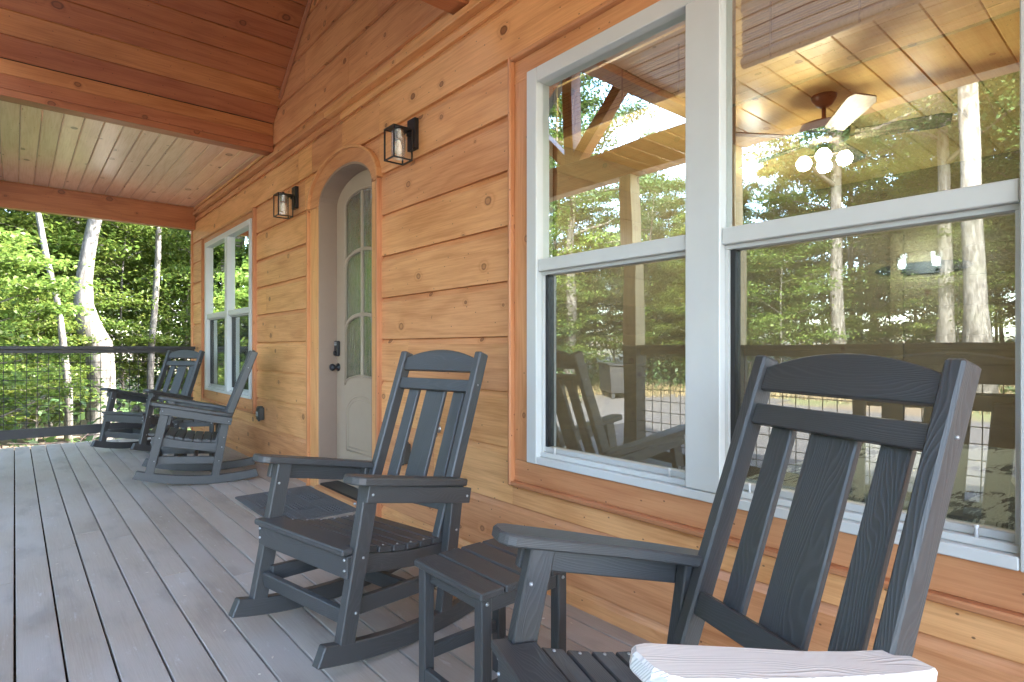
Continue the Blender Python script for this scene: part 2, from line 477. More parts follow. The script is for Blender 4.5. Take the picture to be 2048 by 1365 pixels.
def add_tube(bm, pts, rad, n=8, cap=True):
    rads = rad if isinstance(rad, (list, tuple)) else [rad] * len(pts)
    pts = [Vector(p) for p in pts]
    prev = None
    a = None
    for i, p in enumerate(pts):
        d = (pts[min(i + 1, len(pts) - 1)] - pts[max(i - 1, 0)]).normalized()
        if a is None:
            a = d.orthogonal().normalized()
        a = (a - d * a.dot(d)).normalized()
        b = d.cross(a)
        ring = [bm.verts.new(p + (a * math.cos(2 * PI * k / n) + b * math.sin(2 * PI * k / n)) * rads[i]) for k in range(n)]
        if prev:
            for k in range(n):
                bm.faces.new((prev[k], prev[(k + 1) % n], ring[(k + 1) % n], ring[k]))
        elif cap:
            bm.faces.new(ring[::-1])
        prev = ring
    if cap:
        bm.faces.new(prev)


def tube(name, pts, rad, mat, parent=None, n=8, smooth=True, cap=True):
    bm = bmesh.new()
    add_tube(bm, pts, rad, n, cap)
    return finish(bm, name, mat, parent, (0, 0, 1), 0, smooth)


def lathe(name, prof, mat, parent=None, n=20, axis=(0, 0, 1), loc=(0, 0, 0)):
    """prof list of (r, h)"""
    q = Vector((0, 0, 1)).rotation_difference(Vector(axis))
    bm = bmesh.new()
    prev = None
    for r, h in prof:
        ring = [bm.verts.new(q @ Vector((r * math.cos(2 * PI * k / n), r * math.sin(2 * PI * k / n), h)) + Vector(loc)) for k in range(n)]
        if prev:
            for k in range(n):
                bm.faces.new((prev[k], prev[(k + 1) % n], ring[(k + 1) % n], ring[k]))
        prev = ring
    return finish(bm, name, mat, parent, axis, 0, True)


def thing(name, label, cat, loc=(0, 0, 0), rotz=0, group=None, kind=None):
    o = bpy.data.objects.new(name, None)
    C.objects.link(o)
    o.location = loc
    o.rotation_euler = (0, 0, rotz)
    if label:
        o['label'] = label
        o['category'] = cat
    if group:
        o['group'] = group
    if kind:
        o['kind'] = kind
    return o


def tag(o, label=None, cat=None, group=None, kind=None):
    for k, v in (('label', label), ('category', cat), ('group', group), ('kind', kind)):
        if v:
            o[k] = v
    return o


def dup(o, parent=None):
    c = o.copy()
    C.objects.link(c)
    c.parent = parent
    for ch in list(o.children):
        dup(ch, c)
    return c


# ------------------------------------------------------------------ ground
def gz(x, y):
    z = -0.55
    z += 0.030 * max(0.0, -x - 3.0)
    z += 0.07 * max(0.0, -x - 14.0) * min(1.0, max(0.0, (9.5 - y) / 5.0))
    if y > 9.5:
        z -= 0.35 * min(1.0, (y - 9.5) / 4.0)
        z += 0.02 * max(0.0, y - 14)
    return max(-1.2, min(z, 6.0))


def grid(name, x0, x1, y0, y1, step, mat, dz=0.0, keep=None):
    nx, ny = int((x1 - x0) / step), int((y1 - y0) / step)
    V = [(x0 + i * step, y0 + j * step, gz(x0 + i * step, y0 + j * step) + dz) for j in range(ny + 1) for i in range(nx + 1)]
    F = []
    for j in range(ny):
        for i in range(nx):
            if keep and not keep(x0 + (i + .5) * step, y0 + (j + .5) * step):
                continue
            a = j * (nx + 1) + i
            F.append((a, a + 1, a + nx + 2, a + nx + 1))
    me = bpy.data.meshes.new(name)
    me.from_pydata(V, [], F)
    me.materials.append(mat)
    me.validate()
    o = bpy.data.objects.new(name, me)
    C.objects.link(o)
    return o


tag(grid('ground', -120, 120, -100, 140, 1.0, M['litter']), kind='structure')
tag(grid('gravel_driveway', -14, -1, -30, 16, 1.0, M['gravel'], 0.012,
         lambda x, y: x < -2.2 and x > -12.5 + 1.4 * math.sin(y * .35) and y < 14 + 1.3 * math.sin(x * .8)), kind='structure')

# ------------------------------------------------------------------ porch deck
XO = -0.67        # outer edge of the deck
YN, YF = -5.0, 8.80
deck = thing('porch_deck', None, None, kind='structure')
PITCH = 0.1378
nb = 18
butts = {3: [4.22], 4: [3.34], 5: [8.02], 8: [1.1], 10: [5.9], 1: [0.2], 12: [3.0], 7: [6.4], 0: [2.2]}
for i in range(-5, 14):
    x0 = i * PITCH + 0.0055
    x1 = min((i + 1) * PITCH - 0.002, W + 0.03)
    if x0 > W:
        break
    ys = [YN] + butts.get(i, [1.7 + (i * 1.37) % 3.4]) + [YF]
    for a, b in zip(ys[:-1], ys[1:]):
        box('deck_board', x0, x1, a + 0.0012, b - 0.0012, -0.026, 0.0, M['deck'], deck, (0, 1, 0), 0.0022)
box('rim_joist', XO + 0.02, W, YF - 0.06, YF - 0.02, -0.28, -0.03, M['rail'], deck)
box('rim_joist', XO + 0.01, XO + 0.05, YN, YF - 0.07, -0.28, -0.03, M['rail'], deck)
for k in range(24):
    yy = YN + 0.2 + k * 0.58
    if yy < YF - 0.1:
        box('joist', XO + 0.06, W, yy, yy + 0.04, -0.26, -0.03, M['core'], deck)
for yy in (-4, -1.5, 1.0, 3.43, 4.91, 7.0, 8.7):
    box('support_post', XO + 0.06, XO + 0.2, yy - 0.14, yy, -2.0, -0.27, M['plainpine'], deck)

# ------------------------------------------------------------------ cabin
cabin = thing('cabin', 'orange stained pine cabin with wide horizontal siding boards behind the porch', 'cabin', (0, 0, 0))
P0, PR = 0.09, 0.27775
WIN = dict(y0=0.06, y1=2.19, z0=0.47, z1=2.565)
WIN2 = dict(y0=6.20, y1=8.36, z0=0.47, z1=2.575)
DC, DA, DB, DS = 4.16, 0.585, 0.315, 2.29      # door opening hidden under the casing (middle line)
YA, YB = -5.0, 8.97


def board_piece(y0, y1, z0, z1, zlo, zhi, ycut=None):
    """one siding board, chamfer at the top edge; ycut(z) -> other end following the arch"""
    prof = [(0.0, z0), (0.0, z1 - 0.036), (0.018, z1 - 0.003), (0.024, z1)]
    pts = []
    zz = sorted(set([max(z0, zlo), min(z1, zhi)] + [p[1] for p in prof if zlo < p[1] < zhi] +
                    ([z0 + (z1 - z0) * k / 10 for k in range(11)] if ycut else [])))
    zz = [z for z in zz if max(z0, zlo) <= z <= min(z1, zhi)]

    def fx(z):
        for (xa, za), (xb, zb) in zip(prof[:-1], prof[1:]):
            if z <= zb:
                return xa + (xb - xa) * (z - za) / (zb - za)
        return prof[-1][0]
    bm = bmesh.new()
    fa, fb, ba, bb = [], [], [], []
    for z in zz:
        ya, yb = y0, y1
        if ycut:
            ya, yb = ycut(z, y0, y1)
        fa.append(bm.verts.new((W + fx(z), ya, z)))
        fb.append(bm.verts.new((W + fx(z), yb, z)))
        ba.append(bm.verts.new((W + 0.035, ya, z)))
        bb.append(bm.verts.new((W + 0.035, yb, z)))
    n = len(zz)
    for i in range(n - 1):
        bm.faces.new((fa[i], fa[i + 1], fb[i + 1], fb[i]))
        bm.faces.new((fa[i], ba[i], ba[i + 1], fa[i + 1]))
        bm.faces.new((fb[i], fb[i + 1], bb[i + 1], bb[i]))
    bm.faces.new((fa[0], fb[0], bb[0], ba[0]))
    bm.faces.new((fa[-1], ba[-1], bb[-1], fb[-1]))
    for i in range(n - 1):
        bm.faces.new((ba[i], bb[i], bb[i + 1], ba[i + 1]))
    bmesh.ops.recalc_face_normals(bm, faces=bm.faces)
    return finish(bm, 'siding_board', M['siding'], cabin, (0, 1, 0))


def row(z0, z1, ytop_a=YA, ytop_b=YB, cuts=()):
    """split a row at openings and butt joints"""
    holes = []
    for w in (WIN, WIN2):
        if z1 > w['z0'] and z0 < w['z1']:
            holes.append((w['y0'], w['y1'], w['z0'], w['z1'], 0))
    if z0 < DS + DB:
        holes.append((DC - DA, DC + DA, 0, DS + DB, 1))
    holes.sort()
    y = ytop_a
    segs = []
    for h in holes:
        segs.append((y, h[0], None, None))
        segs.append((h[0], h[1], h[2], h[3], h[4]))
        y = h[1]
    segs.append((y, ytop_b, None, None))
    for sg in segs:
        if sg[2] is None:
            ys = [sg[0]] + sorted(c for c in cuts if sg[0] + .1 < c < sg[1] - .1) + [sg[1]]
            for a, b in zip(ys[:-1], ys[1:]):
                board_piece(a + .0008, b - .0008, z0, z1, z0, z1)
        elif sg[4] == 0:
            if z0 < sg[2] < z1:
                board_piece(sg[0], sg[1], z0, z1, z0, sg[2])
            if z0 < sg[3] < z1:
                board_piece(sg[0], sg[1], z0, z1, sg[3], z1)
        else:
            if z1 > DS:
                def cutR(z, a, b):
                    q = max(0.0, 1 - (max(z - DS, 0) / DB) ** 2)
                    return a, DC - DA * math.sqrt(q)

                def cutL(z, a, b):
                    q = max(0.0, 1 - (max(z - DS, 0) / DB) ** 2)
                    return DC + DA * math.sqrt(q), b
                board_piece(sg[0], sg[1], z0, z1, z0, z1, lambda z, a, b: (sg[0] - 0.0, cutR(z, a, b)[1] + 0.0005))
                board_piece(sg[0], sg[1], z0, z1, z0, z1, lambda z, a, b: (cutL(z, a, b)[0], sg[1]))


jt = {9: (5.05, -1.2), 8: (4.9, -0.9), 3: (3.2,), 6: (-2.2,), 1: (5.6, 2.9), 4: (-1.0,), 5: (5.9,)}
row(0.0, P0, cuts=(5.75, 1.9, -1))
for k in range(10):
    row(P0 + PR * k, P0 + PR * (k + 1), cuts=jt.get(k, ()))
ztop = P0 + PR * 10                                   # 2.8675
row(ztop, 2.945, cuts=(4.2, 0.5))
# ledge moulding
for a, b in ((YA, 1.35), (1.352, 4.43), (4.432, YB)):
    box('ledge_moulding', W - 0.034, W + 0.03, a, b, 2.945, 2.985, M['trimwood'], cabin, (0, 1, 0), 0.004)
row(2.985, 3.075, cuts=(3.3,))
# gable rows above, only inside the vault
GC, GH, GZ0, GS = 4.18, 1.52, 3.27, 0.80              # centre, half span, spring, slope
z = 3.075
k = 0
while z < GZ0 + GS * GH:
    z1 = 3.40 + 0.278 * k if z < 3.41 + 0.278 * 20 else z
    z1 = (3.40 if k == 0 else 3.40 + 0.278 * k)

    def gcut(zz, a, b):
        h = min(GH + .1, max(0.02, GH + 0.05 - max(0, zz - GZ0) / GS))
        return a if a > GC - h else GC - h, b if b < GC + h else GC + h
    cs = {0: (4.05,), 1: (3.6, 4.9), 2: (3.985,), 3: (4.5,)}.get(k, ())
    ys = [GC - GH - .1] + list(cs) + [GC + GH + .1]
    for a, b in zip(ys[:-1], ys[1:]):
        board_piece(a + .0008, b - .0008, z, z1, z, z1, gcut)
    z = z1
    k += 1
# wall core behind the siding, leaving the openings free
cx0, cx1 = W + 0.036, W + 0.15
for (a, b, c, d) in ((YA, WIN['y0'], -.3, 3.2), (WIN['y1'] - .1, 3.66, -.3, 3.2), (4.62, WIN2['y0'] + .1, -.3, 3.2), (WIN2['y1'] - .1, YB - .03, -.3, 3.2),
                     (WIN['y0'], WIN['y1'] - .1, -.3, .58), (WIN['y0'], WIN['y1'] - .1, 2.47, 3.2),
                     (WIN2['y0'] + .1, WIN2['y1'] - .1, -.3, .6), (WIN2['y0'] + .1, WIN2['y1'] - .1, 2.49, 3.2),
                     (3.66, 4.62, 2.53, 3.2), (3.66, 4.62, -.3, -0.03), (2.5, 5.9, 3.2, 4.7)):
    box('wall_core', cx0, cx1, a, b, c, d, M['core'], cabin)
box('corner_board', W - 0.022, W + 0.13, YB, YB + 0.035, 0, 3.05, M['trimwood'], cabin)
box('end_wall', W + 0.15, W + 9, YB - 0.1, YB, -1.5, 3.2, M['siding'], cabin, (1, 0, 0))
box('end_wall', W + 0.15, W + 9, YA, YA + 0.1, -1.5, 3.2, M['siding'], cabin, (1, 0, 0))
box('back_wall', W + 8.9, W + 9, YA, YB, -1.5, 3.2, M['siding'], cabin, (0, 1, 0))
box('foundation', W + 0.02, W + 8.9, YA + .05, YB - .05, -1.6, -0.31, M['conc'], cabin)


# casings of the big windows
def casing(w, fr):
    """face boards + raised fillet round a rectangular opening; fr = frame outer rect (y0,y1,z0,z1)"""
    y0, y1, z0, z1 = w['y0'], w['y1'], w['z0'], w['z1']
    fy0, fy1, fz0, fz1 = fr
    xf = W - 0.006
    box('window_casing', xf, W + .03, fy1, y1 - .022, fz0, fz1 - .02, M['trimwood'], cabin, (0, 0, 1), .002)
    box('window_casing', xf, W + .03, y0 + .022, fy0, fz0, fz1 - .02, M['trimwood'], cabin, (0, 0, 1), .002)
    box('window_casing', xf, W + .03, y0 + .022, y1 - .022, fz1 - .019, z1 - .022, M['trimwood'], cabin, (0, 1, 0), .002)
    box('window_casing', xf, W + .03, y0 + .022, y1 - .022, z0 + .022, fz0 - .001, M['trimwood'], cabin, (0, 1, 0), .002)
    x2 = W - 0.036
    box('casing_fillet', x2, W + .02, y1 - .0215, y1, z0, z1, M['fillet'], cabin, (0, 0, 1), .005)
    box('casing_fillet', x2, W + .02, y0, y0 + .0215, z0, z1, M['fillet'], cabin, (0, 0, 1), .005)
    box('casing_fillet', x2, W + .02, y0 + .022, y1 - .022, z1 - .0215, z1, M['trimwood'], cabin, (0, 1, 0), .005)
    box('casing_fillet', x2, W + .02, y0 + .022, y1 - .022, z0, z0 + .0215, M['fillet'], cabin, (0, 1, 0), .005)


def sheet(name, x, y0, y1, z0, z1, mat, parent):
    bm = bmesh.new()
    v = [bm.verts.new(p) for p in ((x, y0, z0), (x, y0, z1), (x, y1, z1), (x, y1, z0))]
    bm.faces.new(v)
    return finish(bm, name, mat, parent, (0, 1, 0))


def window(fr, mull, zr, fw, parent, recess=0.0, label=None):
    y0, y1, z0, z1 = fr
    m0, m1 = mull
    V = M['vinyl']
    root = bpy.data.objects.new('window', None)
    C.objects.link(root)
    root.parent = parent
    root['label'] = label
    xf = W - 0.022
    xb = W + 0.09
    box('frame_jamb', xf, xb, y1 - fw, y1, z0, z1, V, root, (0, 0, 1), .003)
    box('frame_jamb', xf, xb, y0, y0 + fw, z0, z1, V, root, (0, 0, 1), .003)
    box('mullion', xf, xb, m0, m1, z0 + fw * .55, z1 - fw, V, root, (0, 0, 1), .003)
    box('frame_head', xf, xb, y0 + fw + .001, y1 - fw - .001, z1 - fw, z1, V, root, (0, 1, 0), .003)
    box('frame_sill', xf, xb, y0 + fw + .001, y1 - fw - .001, z0, z0 + fw * .5, V, root, (0, 1, 0), .003)
    for a, b in ((y0 + fw, m0), (m1, y1 - fw)):
        box('meeting_rail', xf + .012, W + .03, a + .001, b - .001, zr[0], zr[1], V, root, (0, 1, 0), .003)
        box('sash_rail', xf + .034, W + .06, a + .001, b - .001, zr[0] - .016, zr[0] - .001, M['vinyl2'], root, (0, 1, 0))
        # lower sash, set back
        box('sash_rail', W + .004, W + .065, a + .001, b - .001, z0 + fw * .5 + .001, z0 + fw * .5 + .022, V, root, (0, 1, 0), .002)
        box('sash_rail', W + .024, W + .065, a + .014, b - .014, z0 + fw * .5 + .023, z0 + fw * .5 + .045, M['vinyl2'], root, (0, 1, 0), .002)
        box('sash_stile', W + .012, W + .065, b - .013, b - .001, z0 + fw * .5 + .023, zr[0] - .017, M['vinyl'], root, (0, 0, 1))
        box('sash_stile', W + .012, W + .065, a + .001, a + .013, z0 + fw * .5 + .023, zr[0] - .017, M['vinyl'], root, (0, 0, 1))
        box('sash_stile', W + .026, W + .065, b - .030, b - .0135, z0 + fw * .5 + .046, zr[0] - .017, M['black'], root, (0, 0, 1))
        sheet('glass_pane', W + .022, a + .001, b - .001, zr[1] + .001, z1 - fw - .001, M['glass'], root)
        sheet('insect_screen', W + .040, a + .014, b - .0305, z0 + fw * .5 + .046, zr[0] - .0165, M['screen'], root)
        sheet('glass_pane', W + .046, a + .014, b - .0305, z0 + fw * .5 + .046, zr[0] - .0165, M['glass'], root)
        for yy in (a + .09, b - .09):
            lathe('tilt_latch', [(0.0, 0), (.005, 0), (.003, .02), (.006, .03), (0, .031)], M['white'], root, 8, (0, 0, 1), (W + .012, yy, z0 + fw * .5 + .022))
    return root


WF = (0.205, 2.063, 0.597, 2.456)
casing(WIN, WF)
window(WF, (1.063, 1.200), (1.500, 1.557), 0.068, cabin, label='large white framed double window with four panes')
W2F = (6.33, 8.235, 0.612, 2.486)
casing(WIN2, W2F)
window(W2F, (7.20, 7.30), (1.515, 1.575), 0.062, cabin, label='smaller looking far window beside the railing')


# ---- door with its arched casing
def arch(cy, a, b, zs, z0, n=18):
    """outline points (y,z) from lower left (+y) over the arch to the lower right"""
    pts = [(cy + a, z0)]
    for i in range(n + 1):
        t = PI * i / n
        pts.append((cy + a * math.cos(t), zs + b * math.sin(t)))
    pts.append((cy - a, z0))
    return pts


def band(name, A, B, x0, x1, mat, parent, L=(0, 0, 1), bevel=0.0):
    """strip between two equally long outlines A (outer) and B (inner)"""
    bm = bmesh.new()
    q = []
    for x in (x0, x1):
        q.append([bm.verts.new((x, y, z)) for y, z in A])
        q.append([bm.verts.new((x, y, z)) for y, z in B])
    n = len(A)
    for i in range(n - 1):
        bm.faces.new((q[0][i], q[0][i + 1], q[1][i + 1], q[1][i]))
        bm.faces.new((q[2][i], q[3][i], q[3][i + 1], q[2][i + 1]))
        bm.faces.new((q[0][i], q[2][i], q[2][i + 1], q[0][i + 1]))
        bm.faces.new((q[1][i], q[1][i + 1], q[3][i + 1], q[3][i]))
    for i in (0, n - 1):
        bm.faces.new((q[0][i], q[1][i], q[3][i], q[2][i]))
    bmesh.ops.recalc_face_normals(bm, faces=bm.faces)
    return finish(bm, name, mat, parent, L, bevel)


outer = arch(4.165, .600, .320, 2.295, 0.0)
inner = arch(4.137, .468, .228, 2.285, 0.0)
fil = arch(4.165, .622, .340, 2.295, 0.0)
band('door_casing', outer[1:-1], inner[1:-1], W - .008, W + .03, M['trimwood'], cabin, (0, 1, 0))
band('casing_fillet', fil[1:-1], outer[1:-1], W - .036, W + .03, M['trimwood'], cabin, (0, 1, 0), .003)
for s_ in (0, 1):
    o2, i2, f2 = (outer[:2], inner[:2], fil[:2]) if s_ == 0 else (outer[-2:], inner[-2:], fil[-2:])
    for nm, A_, B_, xx in (('door_casing', o2, i2, W - .008), ('casing_fillet', f2, o2, W - .036)):
        ys = [A_[0][0], B_[0][0]]
        zt = min(A_[0 if s_ else 1][1], B_[0 if s_ else 1][1])
        box(nm, xx, W + .03, min(ys) + .0003, max(ys) - .0003, 0.0, 2.284, M['trimwood'] if nm[0] == 'd' else M['fillet'], cabin, (0, 0, 1), .003)
inner2 = arch(4.137, .452, .212, 2.285, 0.0)
band('door_jamb', inner, inner2, W - .002, 2.10, M['taupe2'], cabin)
# slab
door = poly('door', arch(4.137, .451, .211, 2.285, 0.052), lambda a, b, d: (d, a, b), 2.036, 2.075, M['taupe'], cabin, (0, 0, 1))
door['label'] = 'taupe arched door with rippled glass lights'
DG = 0.285
gt = arch(4.137, DG, .096, 2.265, 0.0)
dslab = arch(4.137, .4485, .2085, 2.285, 0.055)
glz = arch(4.137, DG, .096, 2.265, 0.055)
band('stile', dslab, glz, 2.020, 2.0355, M['taupe'], door, (0, 0, 1), .0015)


def arcz(y, zs, b):
    q = max(0.0, 1 - ((y - 4.137) / DG) ** 2)
    return zs + b * math.sqrt(q)


YY = [4.137 - DG + 2 * DG * i / 16 for i in range(17)]
low = [(4.137 - DG, .055)] + [(y, arcz(y, .85, .075)) for y in YY] + [(4.137 + DG, .055)]
poly('lower_panel', low, lambda a, b, d: (d, a, b), 2.020, 2.0355, M['taupe'], door, (0, 0, 1))
rows = [(.85, .075, 1.30, .10), (1.30, .10, 1.80, .10), (1.80, .10, 2.265, .096)]
for (za, ba_, zb, bb_) in rows:
    for ya, yb in ((4.137 - DG, 4.137 - .014), (4.137 + .014, 4.137 + DG)):
        ys = [ya + (yb - ya) * i / 8 for i in range(9)]
        pts = [(y, arcz(y, za, ba_) + .012) for y in ys] + [(y, arcz(y, zb, bb_) - .012) for y in ys[::-1]]
        poly('rippled_pane', pts, lambda a, b, d: (d, a, b), 2.0325, 2.0355, M['rain'], door, (0, 0, 1))
box('muntin', 2.018, 2.0355, 4.137 - .013, 4.137 + .013, .93, 2.355, M['taupe'], door, (0, 0, 1), .004)
for zs, b in ((1.30, .10), (1.80, .10)):
    A_ = [(y, arcz(y, zs, b) + .014) for y in YY]
    B_ = [(y, arcz(y, zs, b) - .014) for y in YY]
    band('muntin', A_, B_, 2.016, 2.0352, M['taupe'], door, (0, 1, 0), .004)
for off, r_ in ((0.0, .006), (-.028, .004)):
    lp = [(2.020, 4.137 + DG - .03 + off, .33 - off)] + [(2.020, 4.137 + (DG - .03 + off) * math.cos(PI * i / 14), .62 + (.15 + off) * math.sin(PI * i / 14)) for i in range(15)]
    lp += [(2.020, 4.137 - DG + .03 - off, .33 - off), lp[0]]
    tube('panel_moulding', lp, r_, M['taupe'], door, 6)
ol = [(2.020, y, z) for y, z in arch(4.137, DG, .096, 2.265, .85)[:]]
tube('glass_moulding', ol, .008, M['taupe'], door, 6)
tube('glass_moulding', [(2.020, y, arcz(y, .85, .075)) for y in YY], .008, M['taupe'], door, 6)
# hardware
lathe('door_knob', [(0, 0), (.032, 0), (.033, .008), (.014, .014), (.012, .03), (.026, .042), (.031, .056), (.024, .07), (0, .074)], M['black'], door, 20, (-1, 0, 0), (2.020, 4.545, .985))
kp = box('keypad_lock', 1.992, 2.020, 4.512, 4.578, 1.075, 1.20, M['black'], door, (0, 0, 1), .008)
lathe('lock_cylinder', [(0, 0), (.018, 0), (.018, .012), (0, .014)], M['black'], door, 16, (-1, 0, 0), (1.992, 4.545, 1.10))
for zz in (1.165, 1.180):
    box('key_row', 1.990, 1.992, 4.525, 4.565, zz, zz + .006, M['white'], door, (0, 1, 0))
box('threshold', W + .003, 2.034, 3.687, 4.587, .0, .05, M['black'], cabin, (0, 1, 0), .004)
box('door_sill_trim', W - .04, W + .002, 3.672, 4.60, 0.0, .038, M['trimwood'], cabin, (0, 1, 0), .003)
box('hall_wall', 2.3, 2.34, 3.45, 4.9, 0, 2.9, M['core'], cabin)

# ------------------------------------------------------------------ porch ceiling, beams, roof
pc = thing('porch_ceiling', None, None, kind='structure')
XI = -0.53                                        # inner face of the outer header
cp = 0.1362


def groove(name, p0, p1, wdir, up, w, t, mat, parent, c=0.007):
    """tongue-and-groove board along p0->p1; visible face looks along -up; edges chamfered on that face"""
    p0, p1, wd, up = Vector(p0), Vector(p1), Vector(wdir).normalized(), Vector(up).normalized()
    h = w / 2 - .0013
    pr = [(-h, c), (-h + c, 0), (h - c, 0), (h, c), (h, t), (-h, t)]
    bm = bmesh.new()
    A_ = [bm.verts.new(p0 + wd * a + up * b) for a, b in pr]
    B_ = [bm.verts.new(p1 + wd * a + up * b) for a, b in pr]
    for i in range(6):
        j = (i + 1) % 6
        bm.faces.new((A_[i], A_[j], B_[j], B_[i]))
    bm.faces.new(A_[::-1])
    bm.faces.new(B_)
    bmesh.ops.recalc_face_normals(bm, faces=bm.faces)
    return finish(bm, name, mat, parent, p1 - p0)


CZ = 3.055
for (a, b) in ((5.825, 8.83), (YN, 2.545)):
    i = 0
    while True:
        x = -.03 + cp * i
        if x + cp / 2 > W:
            break
        groove('ceiling_board', (x, a, CZ), (x, b, CZ), (1, 0, 0), (0, 0, 1), cp, .018, M['soffit'], pc)
        i += 1
    xl = -.03 + cp * (i - .5)
    if W - xl > .02:
        groove('ceiling_board', ((xl + W) / 2, a, CZ), ((xl + W) / 2, b, CZ), (1, 0, 0), (0, 0, 1), W - xl, .018, M['soffit'], pc)
    for i in range(1, 5):
        x = -.03 - cp * i
        if x > XI:
            groove('ceiling_board', (x, a, CZ), (x, b, CZ), (1, 0, 0), (0, 0, 1), cp, .018, M['soffit'], pc)
    box('cove_strip', W - .024, W - .001, a, b, CZ - .03, CZ - .001, M['trimwood'], pc, (0, 1, 0), .006)
# beams of the entry gable (5.69..5.82 and 2.55..2.68)
for yb0, yb1, sgn in ((5.685, 5.82, 1), (2.55, 2.685, -1)):
    box('beam', XI, W - .002, yb0, yb1, 3.000, 3.052, M['ceil'], pc, (1, 0, 0), .003)
    y_in = yb0 if sgn > 0 else yb1
    for za, zb in ((3.054, 3.16), (3.161, 3.272)):
        box('beam_facing', XI, W - .002, min(y_in, y_in + sgn * .02), max(y_in, y_in + sgn * .02), za, zb, M['ceil'], pc, (1, 0, 0), .003)
# sloping vault boards
vp = 0.190
GYI = 5.685
sl = math.atan(GS)
for sgn in (1, -1):
    y0 = GYI if sgn > 0 else 2 * GC - GYI
    dv = Vector((0, -sgn * math.cos(sl), math.sin(sl)))
    upv = Vector((0, sgn * math.sin(sl), math.cos(sl)))
    n = int((GYI - GC) / math.cos(sl) / vp) + 1
    for i in range(n):
        c = Vector((0, y0, 3.272)) + dv * (vp * (i + .5))
        groove('vault_board', c + Vector((XI - .35, 0, 0)), c + Vector((W - .002, 0, 0)), dv, upv, vp, .018, M['ceil'], pc, .007)
    # roof slab over the vault
    a = Vector((0, y0 + sgn * .12, 3.272 - .12 * GS)) + upv * .06
    b = Vector((0, GC, 3.272 + (GYI - GC) * GS)) + upv * .06
    bm = bmesh.new()
    add_bar(bm, (XI - .6, a.y, a.z + .02), (XI - .6, b.y, b.z + .02), .001, .001, (1, 0, 0))
    bm.clear()
    u4 = upv * .10
    x0r, x1r = -1.05, W + 1.6
    hexa(bm, [Vector((x0r, a.y, a.z)), Vector((x1r, a.y, a.z)), Vector((x1r, b.y, b.z)), Vector((x0r, b.y, b.z)),
              Vector((x0r, a.y, a.z)) + u4, Vector((x1r, a.y, a.z)) + u4, Vector((x1r, b.y, b.z)) + u4, Vector((x0r, b.y, b.z)) + u4])
    bmesh.ops.recalc_face_normals(bm, faces=bm.faces)
    finish(bm, 'roof_slab', M['shingle'], cabin, (1, 0, 0))
    # rake trim on the wall
    e0 = Vector((W - .018, y0 - sgn * .22, 3.272 + .22 * GS)) - upv * .012
    e1 = Vector((W - .018, GC, 3.272 + (GYI - GC) * GS)) - upv * .012
    bar('rake_trim', e0, e1, .03, .022, (1, 0, 0), M['fillet'], pc, .003)
# headers round the outside
HZ0, HZ1 = 2.755, 3.02
box('header_beam', -0.67, XI, YN, YF + .14, HZ0, HZ1 + .03, M['ceil'], pc, (0, 1, 0), .003)
box('header_beam', XI + .001, W + .0, 8.83, YF + .14, HZ0, HZ1 + .03, M['ceil'], pc, (1, 0, 0), .003)
# main roof over the flat parts: eave to ridge in two strips and beyond the gable
ze, xe = 3.13, -1.15
zr_, xr_ = 6.0, W + 4.6
for ya, yb, xa in ((YN - .4, 2.66, xe), (5.71, 9.5, xe), (2.66, 5.71, W + .2)):
    za = ze + (zr_ - ze) * (xa - xe) / (xr_ - xe)
    bm = bmesh.new()
    hexa(bm, [(xa, ya, za), (xr_, ya, zr_), (xr_, yb, zr_), (xa, yb, za), (xa, ya, za + .12), (xr_, ya, zr_ + .12), (xr_, yb, zr_ + .12), (xa, yb, za + .12)])
    finish(bm, 'roof_slab', M['shingle'], cabin, (0, 1, 0))
bm = bmesh.new()
xa, ya, yb = W + 9.7, YN - .4, 9.5
hexa(bm, [(xr_, ya, zr_), (xa, ya, 3.1), (xa, yb, 3.1), (xr_, yb, zr_), (xr_, ya, zr_ + .12), (xa, ya, 3.22), (xa, yb, 3.22), (xr_, yb, zr_ + .12)])
bmesh.ops.recalc_face_normals(bm, faces=bm.faces)
finish(bm, 'roof_slab', M['shingle'], cabin, (0, 1, 0))
for yy in (YA, YB - .02):
    poly('gable_wall', [(xe + .5, 3.06), (W + 9, 3.06), (xr_, zr_)], lambda a, b, d: (a, d, b), yy, yy + .05, M['siding'], cabin, (1, 0, 0))
# posts
posts = []
for yy in (-4.0, -1.9, 0.25, 2.42, 3.43, 4.93, 6.9):
    box('porch_post', -0.668, XI + .002, yy - .07, yy + .07, 1.16, HZ0 - .001, M['plainpine'], pc, (0, 0, 1), .004)
    box('porch_post', -0.672, XI + .006, yy - .074, yy + .074, 0.0, 1.159, M['rail'], pc, (0, 0, 1), .004)  # lower post black: its darker reflection put into the colour
box('porch_post', -0.668, XI + .002, 8.79, 8.93, 0.0, HZ0 - .001, M['rail'], pc, (0, 0, 1), .004)
# truss in the gable opening: king post with two braces
bar('king_post', (-0.60, GC, 3.05), (-0.60, GC, 4.38), .13, .13, (1, 0, 0), M['ceil'], pc)
for sgn in (1, -1):
    bar('truss_brace', (-0.60, GC + sgn * .06, 3.06), (-0.60, GC + sgn * .80, 3.80), .12, .12, (1, 0, 0), M['ceil'], pc)


